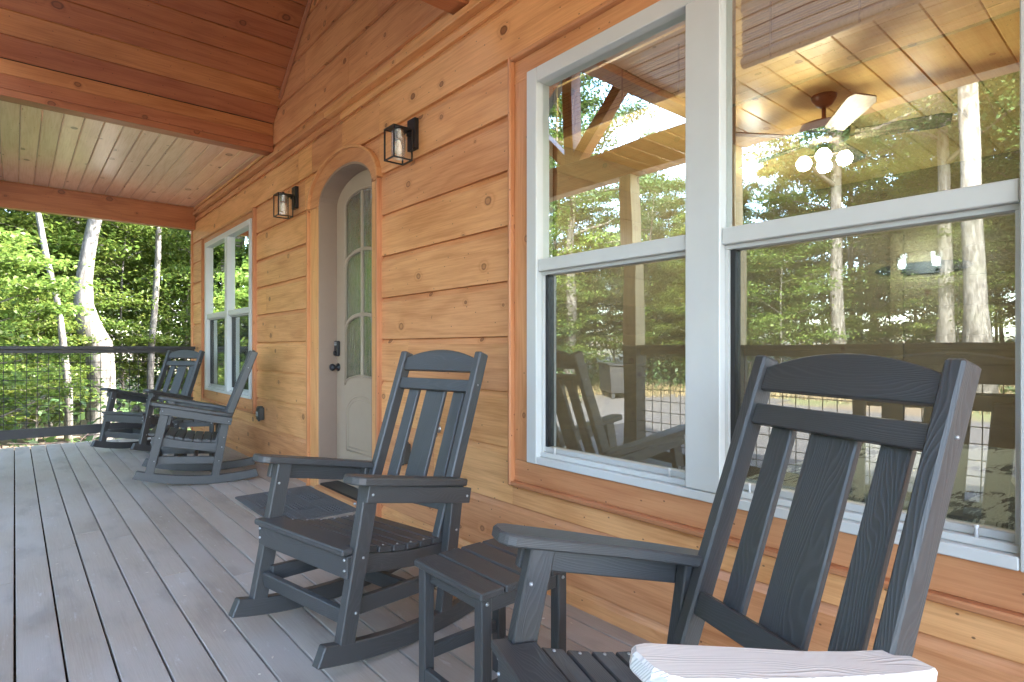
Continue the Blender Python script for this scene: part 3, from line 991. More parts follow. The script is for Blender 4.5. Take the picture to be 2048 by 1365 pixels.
# ------------------------------------------------------------------ railings
def railing(p0, p1, label, z1=1.165, mesh0=.212, bot=(.10, .21)):
    p0, p1 = Vector(p0), Vector(p1)
    L_ = (p1 - p0).length
    d = (p1 - p0).normalized()
    t = thing('porch_railing', label, 'railing', p0, math.atan2(d.y, d.x), 'black wire mesh railings round the porch')
    box('top_rail', 0, L_, -.07, .07, z1 - .038, z1, M['rail'], t, (1, 0, 0), .004)
    box('top_rail', 0, L_, -.02, .02, z1 - .085, z1 - .0385, M['rail'], t, (1, 0, 0), .003)
    box('bottom_rail', 0, L_, -.02, .02, bot[0], bot[1], M['rail'], t, (1, 0, 0), .003)
    r_ = .0035
    me = None
    n = int(L_ / .1)
    for i in range(n + 1):
        x = (L_ - n * .1) / 2 + i * .1
        if me is None:
            o = tube('wire', [(0, 0, bot[1]), (0, 0, z1 - .08)], r_, M['wire'], t, 5, cap=False)
            me = o.data
        else:
            o = bpy.data.objects.new('wire', me)
            C.objects.link(o)
            o.parent = t
        o.location = (x, .004, 0)
    me = None
    k = 0
    while bot[1] + .06 + k * .1 < z1 - .09:
        if me is None:
            o = tube('wire', [(0, 0, 0), (L_, 0, 0)], r_, M['wire'], t, 5, cap=False)
            me = o.data
        else:
            o = bpy.data.objects.new('wire', me)
            C.objects.link(o)
            o.parent = t
        o.location = (0, -.002, bot[1] + .06 + k * .1)
        k += 1
    return t


railing((XI, 8.75, 0), (W - .03, 8.75, 0), 'black railing with wire mesh at the far end of the porch')
yl = [-4.0, -1.9, 0.25, 2.42, 3.43]
lb = ['black mesh railing panel nearest the near end of the porch', 'black mesh railing panel behind the camera side', 'black mesh railing panel seen mirrored in the right window',
      'black mesh railing panel between two posts, mirrored in the left pane']
for a, b, l in zip(yl[:-1], yl[1:], lb):
    railing((-.60, a + .075, 0), (-.60, b - .075, 0), l)
railing((-.60, 5.005, 0), (-.60, 6.825, 0), 'black mesh railing panel just past the porch steps')
railing((-.60, 6.975, 0), (-.60, 8.70, 0), 'black mesh railing panel ending at the far corner post')
st_ = thing('porch_steps', 'grey plank steps going down from the porch to the gravel', 'steps', (-0.7, 4.18, -.55))
for k in range(3):
    box('tread', -.05 - .3 * k - .27, -.05 - .3 * k, -.65, .65, .40 - .165 * k, .435 - .165 * k, M['deck'], st_, (0, 1, 0), .002)
    box('riser', -.05 - .3 * k, -.03 - .3 * k, -.64, .64, .44 - .165 * k - (0 if k else 0), .53 - .165 * k, M['rail'], st_, (0, 1, 0))
for s_ in (-1, 1):
    bar('stringer', (0, s_ * .6, .42), (-.93, s_ * .6, -.09), .05, .2, (0, 1, 0), M['rail'], st_)


# ------------------------------------------------------------------ rocking chairs
def arc_pts(xa, xb, n, f):
    return [(xa + (xb - xa) * i / (n - 1), f(xa + (xb - xa) * i / (n - 1))) for i in range(n)]


XC, RR = -.105, 1.95


def make_chair(label):
    P = M['poly']
    t = thing('rocking_chair', label, 'rocking chair', group='black rocking chairs on the porch')
    screws = []

    def xz(y0, y1):
        return lambda a, b, d: (a, d, b)
    zb = lambda x: (x - XC) ** 2 / (2 * RR)
    scm = None

    def screw(p, axis):
        nonlocal scm
        if scm is None:
            o = lathe('screw', [(0, .004), (.0035, .0035), (.0052, .0005), (.0052, -.003)], M['steel'], t, 8)
            scm = o.data
        else:
            o = bpy.data.objects.new('screw', scm)
            C.objects.link(o)
            o.parent = t
        o.location = p
        o.rotation_euler = Vector((0, 0, 1)).rotation_difference(Vector(axis)).to_euler()
    dp = Vector((.33, 0, -.944)).normalized()               # down along the back posts
    pt = Vector((-.425, 0, 1.118))
    nrm = Vector((.944, 0, .33))                             # forward normal of the back
    for s_ in (1, -1):
        yl_ = .294 * s_
        # rocker
        lo = arc_pts(-.475, .455, 15, zb)
        hi = arc_pts(.425, -.455, 15, lambda x: zb(x) + .072)
        poly('rocker', lo + hi, lambda a, b, d: (a, d, b), yl_ - .0195, yl_ + .0195, P, t, (1, 0, 0), .004)
        # legs
        f0 = Vector((.338, yl_, zb(.338) + .064))
        f1 = Vector((.225, yl_, .668))
        bar('front_leg', f0, f1, .064, .040, (1, 0, 0), P, t, .004)
        r0 = Vector((-.140, yl_, zb(-.14) + .064))
        r1 = Vector((-.214, yl_, .568))
        bar('rear_leg', r0, r1, .064, .040, (1, 0, 0), P, t, .004)
        # back post
        yp = .2515 * s_
        bar('back_post', pt + Vector((0, yp, 0)), pt + dp * .86 + Vector((0, yp, 0)), .058, .040, nrm, P, t, .006)
        # seat side rail with dipped top
        top = [(x, .415 + (x - .30) * .17 - .018 * math.sin(PI * (x + .17) / .47)) for x in (.30, .22, .14, .06, -.02, -.10, -.17)]
        bot = [(-.17, .255), (.02, .285), (.30, .335)]
        poly('seat_rail', top + bot, lambda a, b, d: (a, d, b), yp * 1.0 - .008 * s_ - .012 + (.02 if s_ > 0 else -.02), yp * 1.0 - .008 * s_ + .012 + (.02 if s_ > 0 else -.02), P, t, (1, 0, 0), .002)
        # arm rest outline in (s, w): s from the front tip backwards, w outward
        sl_ = math.atan2(.120, .613)
        ax = Vector((-math.cos(sl_), 0, -math.sin(sl_)))
        an = Vector((-math.sin(sl_), 0, math.cos(sl_)))
        o0 = Vector((.335, 0, .702))
        inn = [(0, .030), (.012, .008), (.035, 0), (.20, 0), (.34, .004), (.45, -.002), (.55, -.014), (.605, -.022)]
        out = [(.612, .055), (.57, .066), (.46, .082), (.34, .094), (.20, .104), (.035, .108), (.012, .098), (0, .078)]
        mp = lambda a, b, d: tuple(o0 + ax * a + an * d + Vector((0, s_ * (.262 + b), 0)))
        poly('armrest', inn + out, mp, -.030, 0.0, P, t, ax, .005)
        # arm support board outside the legs
        q0 = Vector((.272, s_ * .3285, .628))
        q1 = Vector((-.255, s_ * .3285, .520))
        bar('arm_support', q0, q1, .062, .026, (0, 0, 1), P, t, .003)
        screw((.252, s_ * .3415, .622), (0, s_, 0))
        screw((-.232, s_ * .3415, .523), (0, s_, 0))
        # side stretcher
        bar('side_stretcher', (.300, s_ * .262, .215), (-.150, s_ * .262, .190), .062, .024, (0, 0, 1), P, t, .003)
        for x_, z_ in ((.305, .215), (.273, .400), (-.163, .190), (-.183, .305), (-.196, .385)):
            screw((x_, s_ * .3145, z_), (0, s_, 0))
        screw(tuple(pt + dp * .15 + Vector((0, s_ * .272, 0))), (0, s_, 0))
        screw(tuple(pt + dp * .15 + Vector((.0, s_ * .272, 0)) + nrm * .0), (0, s_, 0))
        for z_ in (.365, .402):
            screw((.3345, s_ * .288, z_), (1, 0, 0))
        screw((.268, s_ * .257, .580), (1, 0, .2))
    # seat
    def topz(x):
        return .416 + (x - .30) * .17 - .018 * math.sin(PI * max(0, min(1, (x + .17) / .47)))
    fs = [(.352, .302), (.352, -.302), (.306, -.302), (.306, -.268), (.246, -.268), (.246, .268), (.306, .268), (.306, .302)]
    poly('front_seat_slat', fs, lambda a, b, d: (a, b, topz(.30) + .001 + (a - .30) * .05 + d), 0.0, .024, P, t, (0, 1, 0), .005)
    for i in range(6):
        xa = .238 - i * .0685
        xm = xa - .031
        add = bmesh.new()
        zt = topz(xm) + .0125
        sx_ = (topz(xa) - topz(xa - .062)) / .062
        add_bar(add, (xm, -.271, zt), (xm, .271, zt), .0615, .0235, (1, 0, sx_))
        bmesh.ops.recalc_face_normals(add, faces=add.faces)
        finish(add, 'seat_slat', P, t, (0, 1, 0), .003)
        for s_ in (1, -1):
            screw((xm, s_ * .255, zt + .0115), (0, 0, 1))
    box('front_apron', .3085, .3330, -.302, .302, .335, topz(.3) - .0005, P, t, (0, 1, 0), .003)
    bar('front_stretcher', (.318, -.273, .195), (.318, .273, .195), .060, .024, (.12, 0, 1), P, t, .003)
    bar('cross_stretcher', (.02, -.249, .195), (.02, .249, .195), .060, .024, (0, 0, 1), P, t, .003)
    # back
    def bk(a, b, d):
        return tuple(pt + dp * b + Vector((0, a, 0)) + nrm * d)
    hw_ = .2310
    cr = [(y, .093) for y in (hw_, 0, -hw_)] + [(y, .030 - .042 * (1 - (y / hw_) ** 2)) for y in [(-hw_ + 2 * hw_ * i / 12) for i in range(13)]]
    poly('crest_rail', cr, bk, -.012, .014, P, t, (0, 1, 0), .003)
    poly('upper_back_rail', [(hw_, .187), (-hw_, .187), (-hw_, .132), (hw_, .132)], bk, -.012, .014, P, t, (0, 1, 0), .003)
    poly('lower_back_rail', [(hw_, .705), (-hw_, .705), (-hw_, .645), (hw_, .645)], bk, -.005, .020, P, t, (0, 1, 0), .003)
    for yc, ww in ((.151, .068), (0, .128), (-.151, .068)):
        poly('back_slat', [(yc + ww / 2, .672), (yc - ww / 2, .672), (yc - ww / 2, .150), (yc + ww / 2, .150)], bk, -.034, -.0125, P, t, dp, .004)
    return t


def pose(o, x, y, yaw, pitch, label=None):
    R0 = 1.1
    m = Matrix.Translation((x, y, XC * math.sin(-pitch) * 0 + .0)) @ Matrix.Rotation(yaw, 4, 'Z') @ Matrix.Translation((0, 0, R0)) @ Matrix.Rotation(-pitch, 4, 'Y') @ Matrix.Translation((0, 0, -R0))
    # keep the rocker touching the deck
    cz = R0 + XC * math.sin(pitch) + (RR - R0) * math.cos(pitch) - RR
    o.matrix_world = Matrix.Translation((0, 0, -cz)) @ m
    if label:
        o['label'] = label
    return o


ch0 = make_chair('black rocking chair in the middle, beside the door mat')
ch1 = dup(ch0)
ch2 = dup(ch0)
ch3 = dup(ch0)
pose(ch0, 1.147, 2.263, 3.329, 0.0)
pose(ch1, 1.092, .673, 2.786, .016, 'nearest black rocking chair, with one armrest coloured almost white as glare')
pose(ch2, 1.252, 5.689, 2.892, .021, 'black rocking chair seen from the side, second from the far railing')
pose(ch3, 1.188, 7.581, 3.662, .032, 'farthest black rocking chair, against the railing and small window')
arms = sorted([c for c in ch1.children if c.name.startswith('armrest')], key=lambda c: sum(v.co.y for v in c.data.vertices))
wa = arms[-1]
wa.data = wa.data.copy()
wa.data.materials[0] = M['glare_pale']  # black arm like the others, with glare painted as its colour
wa['label'] = 'armrest with its glare coloured in almost white'


# ------------------------------------------------------------------ side tables
def make_table(label):
    P = M['poly']
    t = thing('side_table', label, 'side table', group='black slatted side tables')
    hx, hy = .18, .178
    for i in range(4):
        x0 = -hx + i * .0915
        box('table_slat', x0, x0 + .0855, -hy, hy, .441, .463, P, t, (0, 1, 0), .0045)
    for sx_ in (-1, 1):
        box('apron', sx_ * .150 - .0, sx_ * .150 + .0175, -.128, .128, .395, .4405, P, t, (0, 1, 0), .002)
        box('lower_rail', sx_ * .1585 - .0115, sx_ * .1585 + .0115, -.128, .128, .085, .128, P, t, (0, 1, 0), .003)
        for sy in (-1, 1):
            box('leg', sx_ * .150 - .019, sx_ * .150 + .019, sy * .148 - .019, sy * .148 + .019, 0, .4405, P, t, (0, 0, 1), .004)
            for z_ in (.425, .165):
                o = lathe('screw', [(0, .004), (.004, .0035), (.006, .0), (.006, -.002)], M['steel'], t, 8)
                o.location = (sx_ * .150 * 1.0, sy * .1675, z_)
                o.rotation_euler = (-sy * PI / 2, 0, 0)
    for sy in (-1, 1):
        box('apron', -.130, .130, sy * .148 - .011, sy * .148 + .011, .395, .4405, P, t, (1, 0, 0), .002)
        box('lower_rail', -.130, .130, sy * .148 - .011, sy * .148 + .011, .145, .188, P, t, (1, 0, 0), .003)
    return t


tb = make_table('black slatted side table between the two near rocking chairs')
tb.location = (1.153, 1.446, 0)
tb2 = dup(tb)
tb2.location = (1.36, 6.30, 0)
tb2.rotation_euler = (0, 0, R(-24))
tb2['label'] = 'black side table half hidden between the two far rocking chairs'


# ------------------------------------------------------------------ wall lanterns
def lantern(y, label):
    t = thing('wall_lantern', label, 'wall lamp', (W, y, 2.36), group='black cage wall lanterns beside the door')
    K = M['black']
    box('back_plate', -.030, -.001, -.045, .045, -.005, .185, K, t, (0, 0, 1), .002)
    x0, x1, hy, z0, z1 = -.182, -.052, .060, -.092, .102
    b = .008
    for xx in (x0, x1 - b):
        for yy in (-hy, hy - b):
            box('cage_bar', xx, xx + b, yy, yy + b, z0 + b, z1 - b, K, t)
    for zz in (z0, z1 - b):
        for xx in (x0, x1 - b):
            box('cage_bar', xx, xx + b, -hy, hy, zz, zz + b, K, t)
        for yy in (-hy, hy - b):
            box('cage_bar', x0 + b, x1 - b, yy, yy + b, zz, zz + b, K, t)
    box('arm', x1 - .002, -.030, -.014, .014, .075, .10, K, t)
    box('cage_top', x0 + b, x1 - b, -hy + b, hy - b, z1 - .005, z1 - .001, K, t)
    cxm = (x0 + x1) / 2
    lathe('socket', [(.030, .096), (.030, .045), (.022, .030), (0, .030)], K, t, 16, (0, 0, 1), (cxm, 0, 0))
    lathe('glass_cylinder', [(.042, .096), (.042, -.075)], M['lampglass'], t, 24, (0, 0, 1), (cxm, 0, 0))
    lathe('bulb', [(.012, .03), (.014, .02), (.024, -.005), (.026, -.022), (.02, -.042), (.008, -.05), (0, -.051)], M['offbulb'], t, 16, (0, 0, 1), (cxm, 0, 0))
    lathe('finial', [(0, .024), (.010, .022), (.010, 0)], K, t, 12, (0, 0, 1), (cxm, 0, z1))
    return t


lantern(3.112, 'black cage lantern right of the arched door')
lantern(5.085, 'black cage lantern between the arched door and the far window')


# ------------------------------------------------------------------ outlets, tap, mat
def outlet(y, z, label):
    t = thing('outlet_box', label, 'outlet', (W, y, z))
    box('cover', -.055, -.001, -.042, .042, -.062, .062, M['outletgrey'], t, (0, 0, 1), .006)
    box('cover_window', -.062, -.0555, -.026, .026, -.035, .030, M['screen_green'], t, (0, 0, 1), .002)
    fr = [(-.064, -.018, -.020), (-.064, .018, -.020), (-.064, .018, .018), (-.064, -.018, .018), (-.064, -.018, -.020)]
    tube('clear_rim', fr, .0025, M['white'], t, 5)
    box('hinge', -.050, -.01, -.03, .03, .0625, .072, M['outletgrey'], t, (0, 1, 0), .002)
    box('cord_notch', -.050, -.03, -.008, .008, -.075, -.0625, M['outletgrey'], t, (0, 0, 1), .002)
    return t


outlet(5.99, .495, 'dark weatherproof outlet box on the wall below the far lantern')
outlet(3.20, .485, 'grey outlet box seen through the back slats of the middle chair')
tp = thing('hose_tap', 'small chrome hose tap on the wall behind the middle chair', 'tap', (W, 2.847, .672))
lathe('flange', [(0, 0), (.025, .0), (.025, .006), (.012, .01)], M['brass'], tp, 16, (-1, 0, 0))
tube('spout', [(-.005, 0, 0), (-.05, 0, 0), (-.075, 0, -.012), (-.088, 0, -.045)], [.011, .012, .012, .014], M['brass'], tp, 10)
tube('stem', [(-.05, 0, .005), (-.075, 0, .045)], .006, M['brass'], tp, 8)
lathe('handle', [(0, 0), (.022, 0), (.026, .004), (.022, .008), (0, .009)], M['brass'], tp, 10, (-.5, 0, .85), (-.075, 0, .043))

mt = thing('door_mat', 'dark grey ribbed door mat on the deck in front of the arched door', 'door mat', (1.555, 4.27, 0.0))
bm = bmesh.new()
a_, b_ = .285, .47
pts = []
for cxx, cyy, t0 in ((a_ - .03, b_ - .03, 0), (-a_ + .03, b_ - .03, 90), (-a_ + .03, -b_ + .03, 180), (a_ - .03, -b_ + .03, 270)):
    for k in range(5):
        an_ = R(t0 + 22.5 * k)
        pts.append((cxx + .03 * math.cos(an_), cyy + .03 * math.sin(an_)))
add_poly(bm, pts, lambda a, b, d: (a, b, d), 0.001, .010)
finish(bm, 'mat_base', M['mat'], mt, (0, 1, 0), .002)
# woven ribs in two alternating blocks
bm = bmesh.new()
for i in range(3):
    for j in range(4):
        for q in range(5):
            x0 = -.24 + i * .165 + q * .026
            y0 = -.42 + j * .215
            if (i + j) % 2 == 0:
                add_box(bm, x0, x0 + .014, y0, y0 + .19, .0102, .0165)
            else:
                add_box(bm, -.24 + i * .165, -.24 + i * .165 + .14, y0 + q * .04, y0 + q * .04 + .032, .0102, .0125)
rb = finish(bm, 'mat_ribs', M['mat'], mt, (0, 1, 0))
rb['kind'] = 'stuff'

bm = bmesh.new()
for k in range(150):
    x, y = random.uniform(-.4, 1.8), random.uniform(.8, 8.2)
    a = random.uniform(0, 3.1)
    l_ = random.uniform(.003, .010)
    c_, s_ = math.cos(a) * l_, math.sin(a) * l_
    h_ = random.uniform(.001, .003)
    hexa(bm, [(x - c_, y - s_, .0003), (x + s_ * .4, y - c_ * .4, .0003), (x + c_, y + s_, .0003), (x - s_ * .4, y + c_ * .4, .0003),
              (x - c_, y - s_, h_), (x + s_ * .4, y - c_ * .4, h_), (x + c_, y + s_, h_ * .6), (x - s_ * .4, y + c_ * .4, h_)])
bmesh.ops.recalc_face_normals(bm, faces=bm.faces)
tag(finish(bm, 'wood_chips', M['chips'], None), 'tiny pale wood chips scattered over the deck boards', 'wood chips', kind='stuff')

# ------------------------------------------------------------------ room behind the big window
RX0, RX1, RY0, RY1, RZ1 = W + .15, 6.2, -2.4, 3.25, 2.75
room = thing('bedroom', None, None, kind='structure')
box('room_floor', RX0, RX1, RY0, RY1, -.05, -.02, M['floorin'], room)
for i in range(int((RY1 - RY0) / .19) + 1):
    yy = RY0 + .095 + i * .19
    if yy - .095 < RY1:
        groove('room_ceiling_board', (RX0, yy, RZ1), (RX1, yy, RZ1), (0, 1, 0), (0, 0, 1), .19, .02, M['interior'], room, .005)
for i in range(11):
    z0 = -.02 + i * .255
    z1 = min(z0 + .254, RZ1)
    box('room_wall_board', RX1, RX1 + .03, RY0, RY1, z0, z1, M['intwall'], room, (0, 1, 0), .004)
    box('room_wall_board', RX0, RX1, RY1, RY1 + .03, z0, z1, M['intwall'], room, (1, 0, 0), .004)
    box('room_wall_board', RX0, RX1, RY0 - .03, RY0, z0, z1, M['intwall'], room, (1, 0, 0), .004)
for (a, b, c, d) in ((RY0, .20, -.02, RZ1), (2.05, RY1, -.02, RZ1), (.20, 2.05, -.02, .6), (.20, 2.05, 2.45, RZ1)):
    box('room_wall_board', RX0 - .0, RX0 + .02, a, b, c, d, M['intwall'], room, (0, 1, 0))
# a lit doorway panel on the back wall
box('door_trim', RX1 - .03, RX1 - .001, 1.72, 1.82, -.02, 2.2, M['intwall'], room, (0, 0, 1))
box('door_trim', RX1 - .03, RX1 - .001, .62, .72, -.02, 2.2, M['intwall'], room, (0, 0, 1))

fan = thing('ceiling_fan', 'bronze ceiling fan with wood blades and four lit bulbs behind the window', 'ceiling fan', (3.93, 1.53, RZ1))
lathe('canopy', [(0, 0), (.075, -.001), (.072, -.02), (.045, -.06), (.02, -.075), (0, -.076)], M['bronze'], fan, 20)
tube('down_rod', [(0, 0, -.07), (0, 0, -.20)], .013, M['bronze'], fan, 10)
lathe('motor', [(0, -.155), (.06, -.16), (.135, -.185), (.15, -.23), (.14, -.285), (.07, -.32), (0, -.322)], M['bronze'], fan, 24)
for k in range(5):
    an_ = R(3 + 72 * k)
    ca, sa = math.cos(an_), math.sin(an_)
    pts = [(.17, -.055), (.60, -.075), (.655, -.055), (.66, .045), (.60, .07), (.17, .055)]
    b_ = poly('fan_blade', pts, lambda a, b, d: (a * ca - b * sa, a * sa + b * ca, -.275 - b * .24 + d), 0, .008, M['blade'], fan, (ca, sa, 0), .002)
    bar('blade_arm', (.10 * ca, .10 * sa, -.272), (.20 * ca, .20 * sa, -.272), .03, .008, (-sa, ca, 0), M['bronze'], b_)
lathe('light_hub', [(.05, -.32), (.055, -.36), (.03, -.40), (0, -.41)], M['bronze'], fan, 16)
for k in range(4):
    an_ = R(20 + 90 * k)
    p = Vector((.115 * math.cos(an_), .115 * math.sin(an_), -.40))
    tube('light_arm', [(0, 0, -.37), tuple(p + Vector((0, 0, .03)))], .008, M['bronze'], fan, 6)
    lathe('lit_bulb', [(0, .03), (.024, .028), (.045, .0), (.048, -.02), (.034, -.05), (0, -.064)], M['bulb'], fan, 12, (0, 0, 1), tuple(p))


def lamp(name, loc, e, col, parent=None, rad=.12):
    l_ = bpy.data.objects.new(name, bpy.data.lights.new(name, 'POINT'))
    l_.data.energy = e
    l_.data.color = col
    l_.data.shadow_soft_size = rad
    C.objects.link(l_)
    l_.location = loc
    l_.parent = parent
    return l_


lamp('fan_glow', (0, 0, -.52), 3.6, (1, .84, .60), fan)
for i, (x, y, lab) in enumerate(((2.99, 2.48, 'nearer lit flat disc light on the bedroom ceiling'), (4.95, 2.52, 'farther lit flat disc light on the bedroom ceiling'))):
    d_ = thing('ceiling_disc_light', lab, 'ceiling light', (x, y, RZ1 - .002), group='flat disc lights on the bedroom ceiling')
    lathe('rim', [(.085, 0), (.085, -.012), (.076, -.014)], M['white'], d_, 24)
    lathe('diffuser', [(.0755, -.013), (0, -.014)], M['disc'], d_, 24)
    lamp('disc_glow', (0, 0, -.45), 1.1, (1, .95, .88), d_, .08)

vn = thing('vanity_light', 'dark oval vanity light with two lit glass shades on the bedroom wall', 'wall light', (RX1 - .002, 1.58, 1.86))
pts = [(.27 * math.cos(2 * PI * k / 24), .055 * math.sin(2 * PI * k / 24)) for k in range(24)]
pts = [((x + (.1 if x > 0 else -.1)), z_) for x, z_ in pts]
poly('wall_plate', pts, lambda a, b, d: (d, a, b), -.025, 0, M['black'], vn, (0, 1, 0), .003)
for yy in (-.13, .13):
    tube('shade_arm', [(-.02, yy, -.02), (-.09, yy, -.04), (-.09, yy, -.01)], .009, M['black'], vn, 6)
    lathe('glass_shade', [(.032, 0), (.040, .06), (.05, .12)], M['lampglass'], vn, 16, (0, 0, 1), (-.09, yy, 0))
    lathe('lit_bulb', [(0, 0), (.02, .01), (.03, .045), (.02, .075), (0, .082)], M['vbulb'], vn, 12, (0, 0, 1), (-.09, yy, 0))
lamp('vanity_glow', (-.2, 0, .05), .7, (.85, .95, 1), vn)

bed = thing('bed', 'bed with a pale forest patterned quilt inside behind the right window', 'bed', (3.15, .55, 0))
box('bed_frame', -.80, 1.05, -1.35, .72, -.02, .30, M['interior'], bed, (1, 0, 0), .01)
box('mattress', -.78, 1.03, -1.33, .70, .301, .52, M['white'], bed, (1, 0, 0), .03)
box('quilt', -.81, 1.06, -.95, .73, .25, .585, M['quilt'], bed, (1, 0, 0), .035)
box('headboard', -.85, 1.10, -1.42, -1.36, .0, 1.25, M['interior'], bed, (1, 0, 0), .01)
for xx in (-.35, .60):
    bm = bmesh.new()
    bmesh.ops.create_uvsphere(bm, u_segments=20, v_segments=12, radius=1)
    for v in bm.verts:
        v.co = Vector((math.copysign(abs(v.co.x) ** .6, v.co.x) * .34, math.copysign(abs(v.co.y) ** .6, v.co.y) * .10, math.copysign(abs(v.co.z) ** .7, v.co.z) * .24))
    p_ = finish(bm, 'pillow', M['pillow'], None, (1, 0, 0), 0, True)
    p_.location = (3.15 + xx, -.62, .83)
    p_.rotation_euler = (R(28), 0, 0)
    tag(p_, 'patterned pillow propped up on the %s side of the quilted bed' % ('window' if xx < 0 else 'inner'), 'pillow', 'patterned pillows on the bed')

for (ya, yb, lab) in ((1.205, 1.99, 'bunched bamboo blind at the top of the left window pane'), (.283, 1.058, 'bunched bamboo blind at the top of the right window pane')):
    bl_ = thing('bamboo_blind', lab, 'window blind', (W + .11, (ya + yb) / 2, 2.20), group='bamboo blinds rolled up behind the big window')
    hw_ = (yb - ya) / 2
    box('head_rail', .0, .035, -hw_, hw_, .145, .195, M['bamboo'], bl_, (0, 1, 0), .004)
    box('backing_cloth', .016, .026, -hw_ + .002, hw_ - .002, -.02, .145, M['twig'], bl_, (0, 1, 0))
    for k in range(17):
        zz = .138 - k * .0088
        o = tube('slat', [(.010 + .003 * (k % 2), -hw_, zz), (.010 + .003 * (k % 2), hw_, zz)], .0036 - .0008 * (k % 3 == 0), M['bamboo'], bl_, 5)
    tube('rolled_edge', [(.02, -hw_, -.03), (.02, hw_, -.03)], .020, M['bamboo'], bl_, 10)
    for yy in (-.28, .0, .28):
        tube('cord', [(.004, yy, .14), (.004, yy, -.05)], .004, M['twig'], bl_, 5)

# ------------------------------------------------------------------ trees
def leaf_object(name, centers, normals, sizes, mat, parent):
    n = len(centers)
    nr = normals / np.linalg.norm(normals, axis=1, keepdims=True)
    a = np.cross(nr, rng.normal(size=(n, 3)))
    a /= np.linalg.norm(a, axis=1, keepdims=True) + 1e-9
    b = np.cross(nr, a)
    s1 = sizes[:, None]
    fold = nr * s1 * .12
    v = np.empty((n, 4, 3), dtype=np.float32)
    v[:, 0] = centers - a * s1 * .62
    v[:, 1] = centers + b * s1 * .34 + fold
    v[:, 2] = centers + a * s1 * .62
    v[:, 3] = centers - b * s1 * .34 + fold
    me = bpy.data.meshes.new(name)
    me.vertices.add(n * 4)
    me.vertices.foreach_set('co', v.ravel())
    me.loops.add(n * 4)
    me.loops.foreach_set('vertex_index', np.arange(n * 4, dtype=np.int32))
    me.polygons.add(n)
    me.polygons.foreach_set('loop_start', np.arange(0, n * 4, 4, dtype=np.int32))
    me.polygons.foreach_set('loop_total', np.full(n, 4, dtype=np.int32))
    me.update()
    me.materials.append(mat)
    o = bpy.data.objects.new(name, me)
    C.objects.link(o)
    o.parent = parent
    return o


def limb_path(p0, p1, bend, n=6):
    p0, p1 = Vector(p0), Vector(p1)
    out = []
    off = Vector((random.uniform(-1, 1), random.uniform(-1, 1), random.uniform(-.2, .6))) * bend
    for i in range(n):
        t = i / (n - 1)
        out.append(p0.lerp(p1, t) + off * math.sin(PI * t))
    return out


def make_tree(name, h, r, base, rad, nleaf, leaf, mat, barkm, path=None, nlimb=16, flat=.45, label=None, group=None, fork=False, clump=.78):
    t = thing(name, label, 'tree', group=group)
    if path is None:
        lean = Vector((random.uniform(-.05, .05), random.uniform(-.05, .05), 1)) * h
        path = limb_path((0, 0, -.4), lean, h * .03, 9)
        rads = [r * (1.5 if i == 0 else 1.0) * (1 - .82 * i / 8) for i in range(9)]
    else:
        rads = [p[3] for p in path]
        path = [Vector(p[:3]) for p in path]
    bm = bmesh.new()
    add_tube(bm, path, rads, 12)
    tips = []
    zs = np.array([p.z for p in path])

    def at(z):
        for i in range(len(path) - 1):
            if path[i].z <= z <= path[i + 1].z:
                f_ = (z - path[i].z) / (path[i + 1].z - path[i].z + 1e-9)
                return path[i].lerp(path[i + 1], f_), rads[i] + (rads[i + 1] - rads[i]) * f_
        return path[-1], rads[-1]
    for k in range(nlimb):
        z = base + (h - base) * (k + random.random()) / nlimb * .96
        p, rr = at(z)
        f_ = (z - base) / (h - base)
        prof = math.sin(PI * min(1, .18 + .80 * f_)) ** .7
        L_ = rad * prof * random.uniform(.65, 1.1)
        an_ = k * 2.4 + random.uniform(-.5, .5)
        e = p + Vector((math.cos(an_) * L_, math.sin(an_) * L_, L_ * random.uniform(.05, .55)))
        lp = limb_path(p, e, L_ * .12, 5)
        add_tube(bm, lp, [rr * .42 * (1 - .8 * i / 4) + .008 for i in range(5)], 5, False)
        for q in range(3):
            s_ = random.uniform(.35, .85)
            b0 = lp[0].lerp(lp[-1], s_)
            b1 = b0 + Vector((random.uniform(-1, 1), random.uniform(-1, 1), random.uniform(-.1, .5))) * L_ * .45
            add_tube(bm, [b0, b1], [rr * .12 + .006, .005], 4, False)
            tips.append(b1)
        tips += [lp[-1], lp[-1].lerp(lp[-2], .7), lp[-2], lp[-3]]
    finish(bm, 'trunk', barkm, t, (0, 0, 1), 0, True)
    tips = np.array([list(p) for p in tips])
    ci = rng.integers(0, len(tips), nleaf)
    cr_ = clump * (rad / 3.2) ** .5
    csz = rng.uniform(.55, 1.25, len(tips))
    d = rng.normal(size=(nleaf, 3)) * np.array([cr_ * .5, cr_ * .5, cr_ * flat * .5]) * csz[ci][:, None]
    cen = tips[ci] + d
    nor = rng.normal(size=(nleaf, 3)) * .55 + np.array([0, 0, 1.0])
    sz = rng.uniform(.7, 1.25, nleaf) * leaf
    leaf_object('crown', cen, nor, sz, mat, t)
    return t


def hide_protos(lst):
    pass


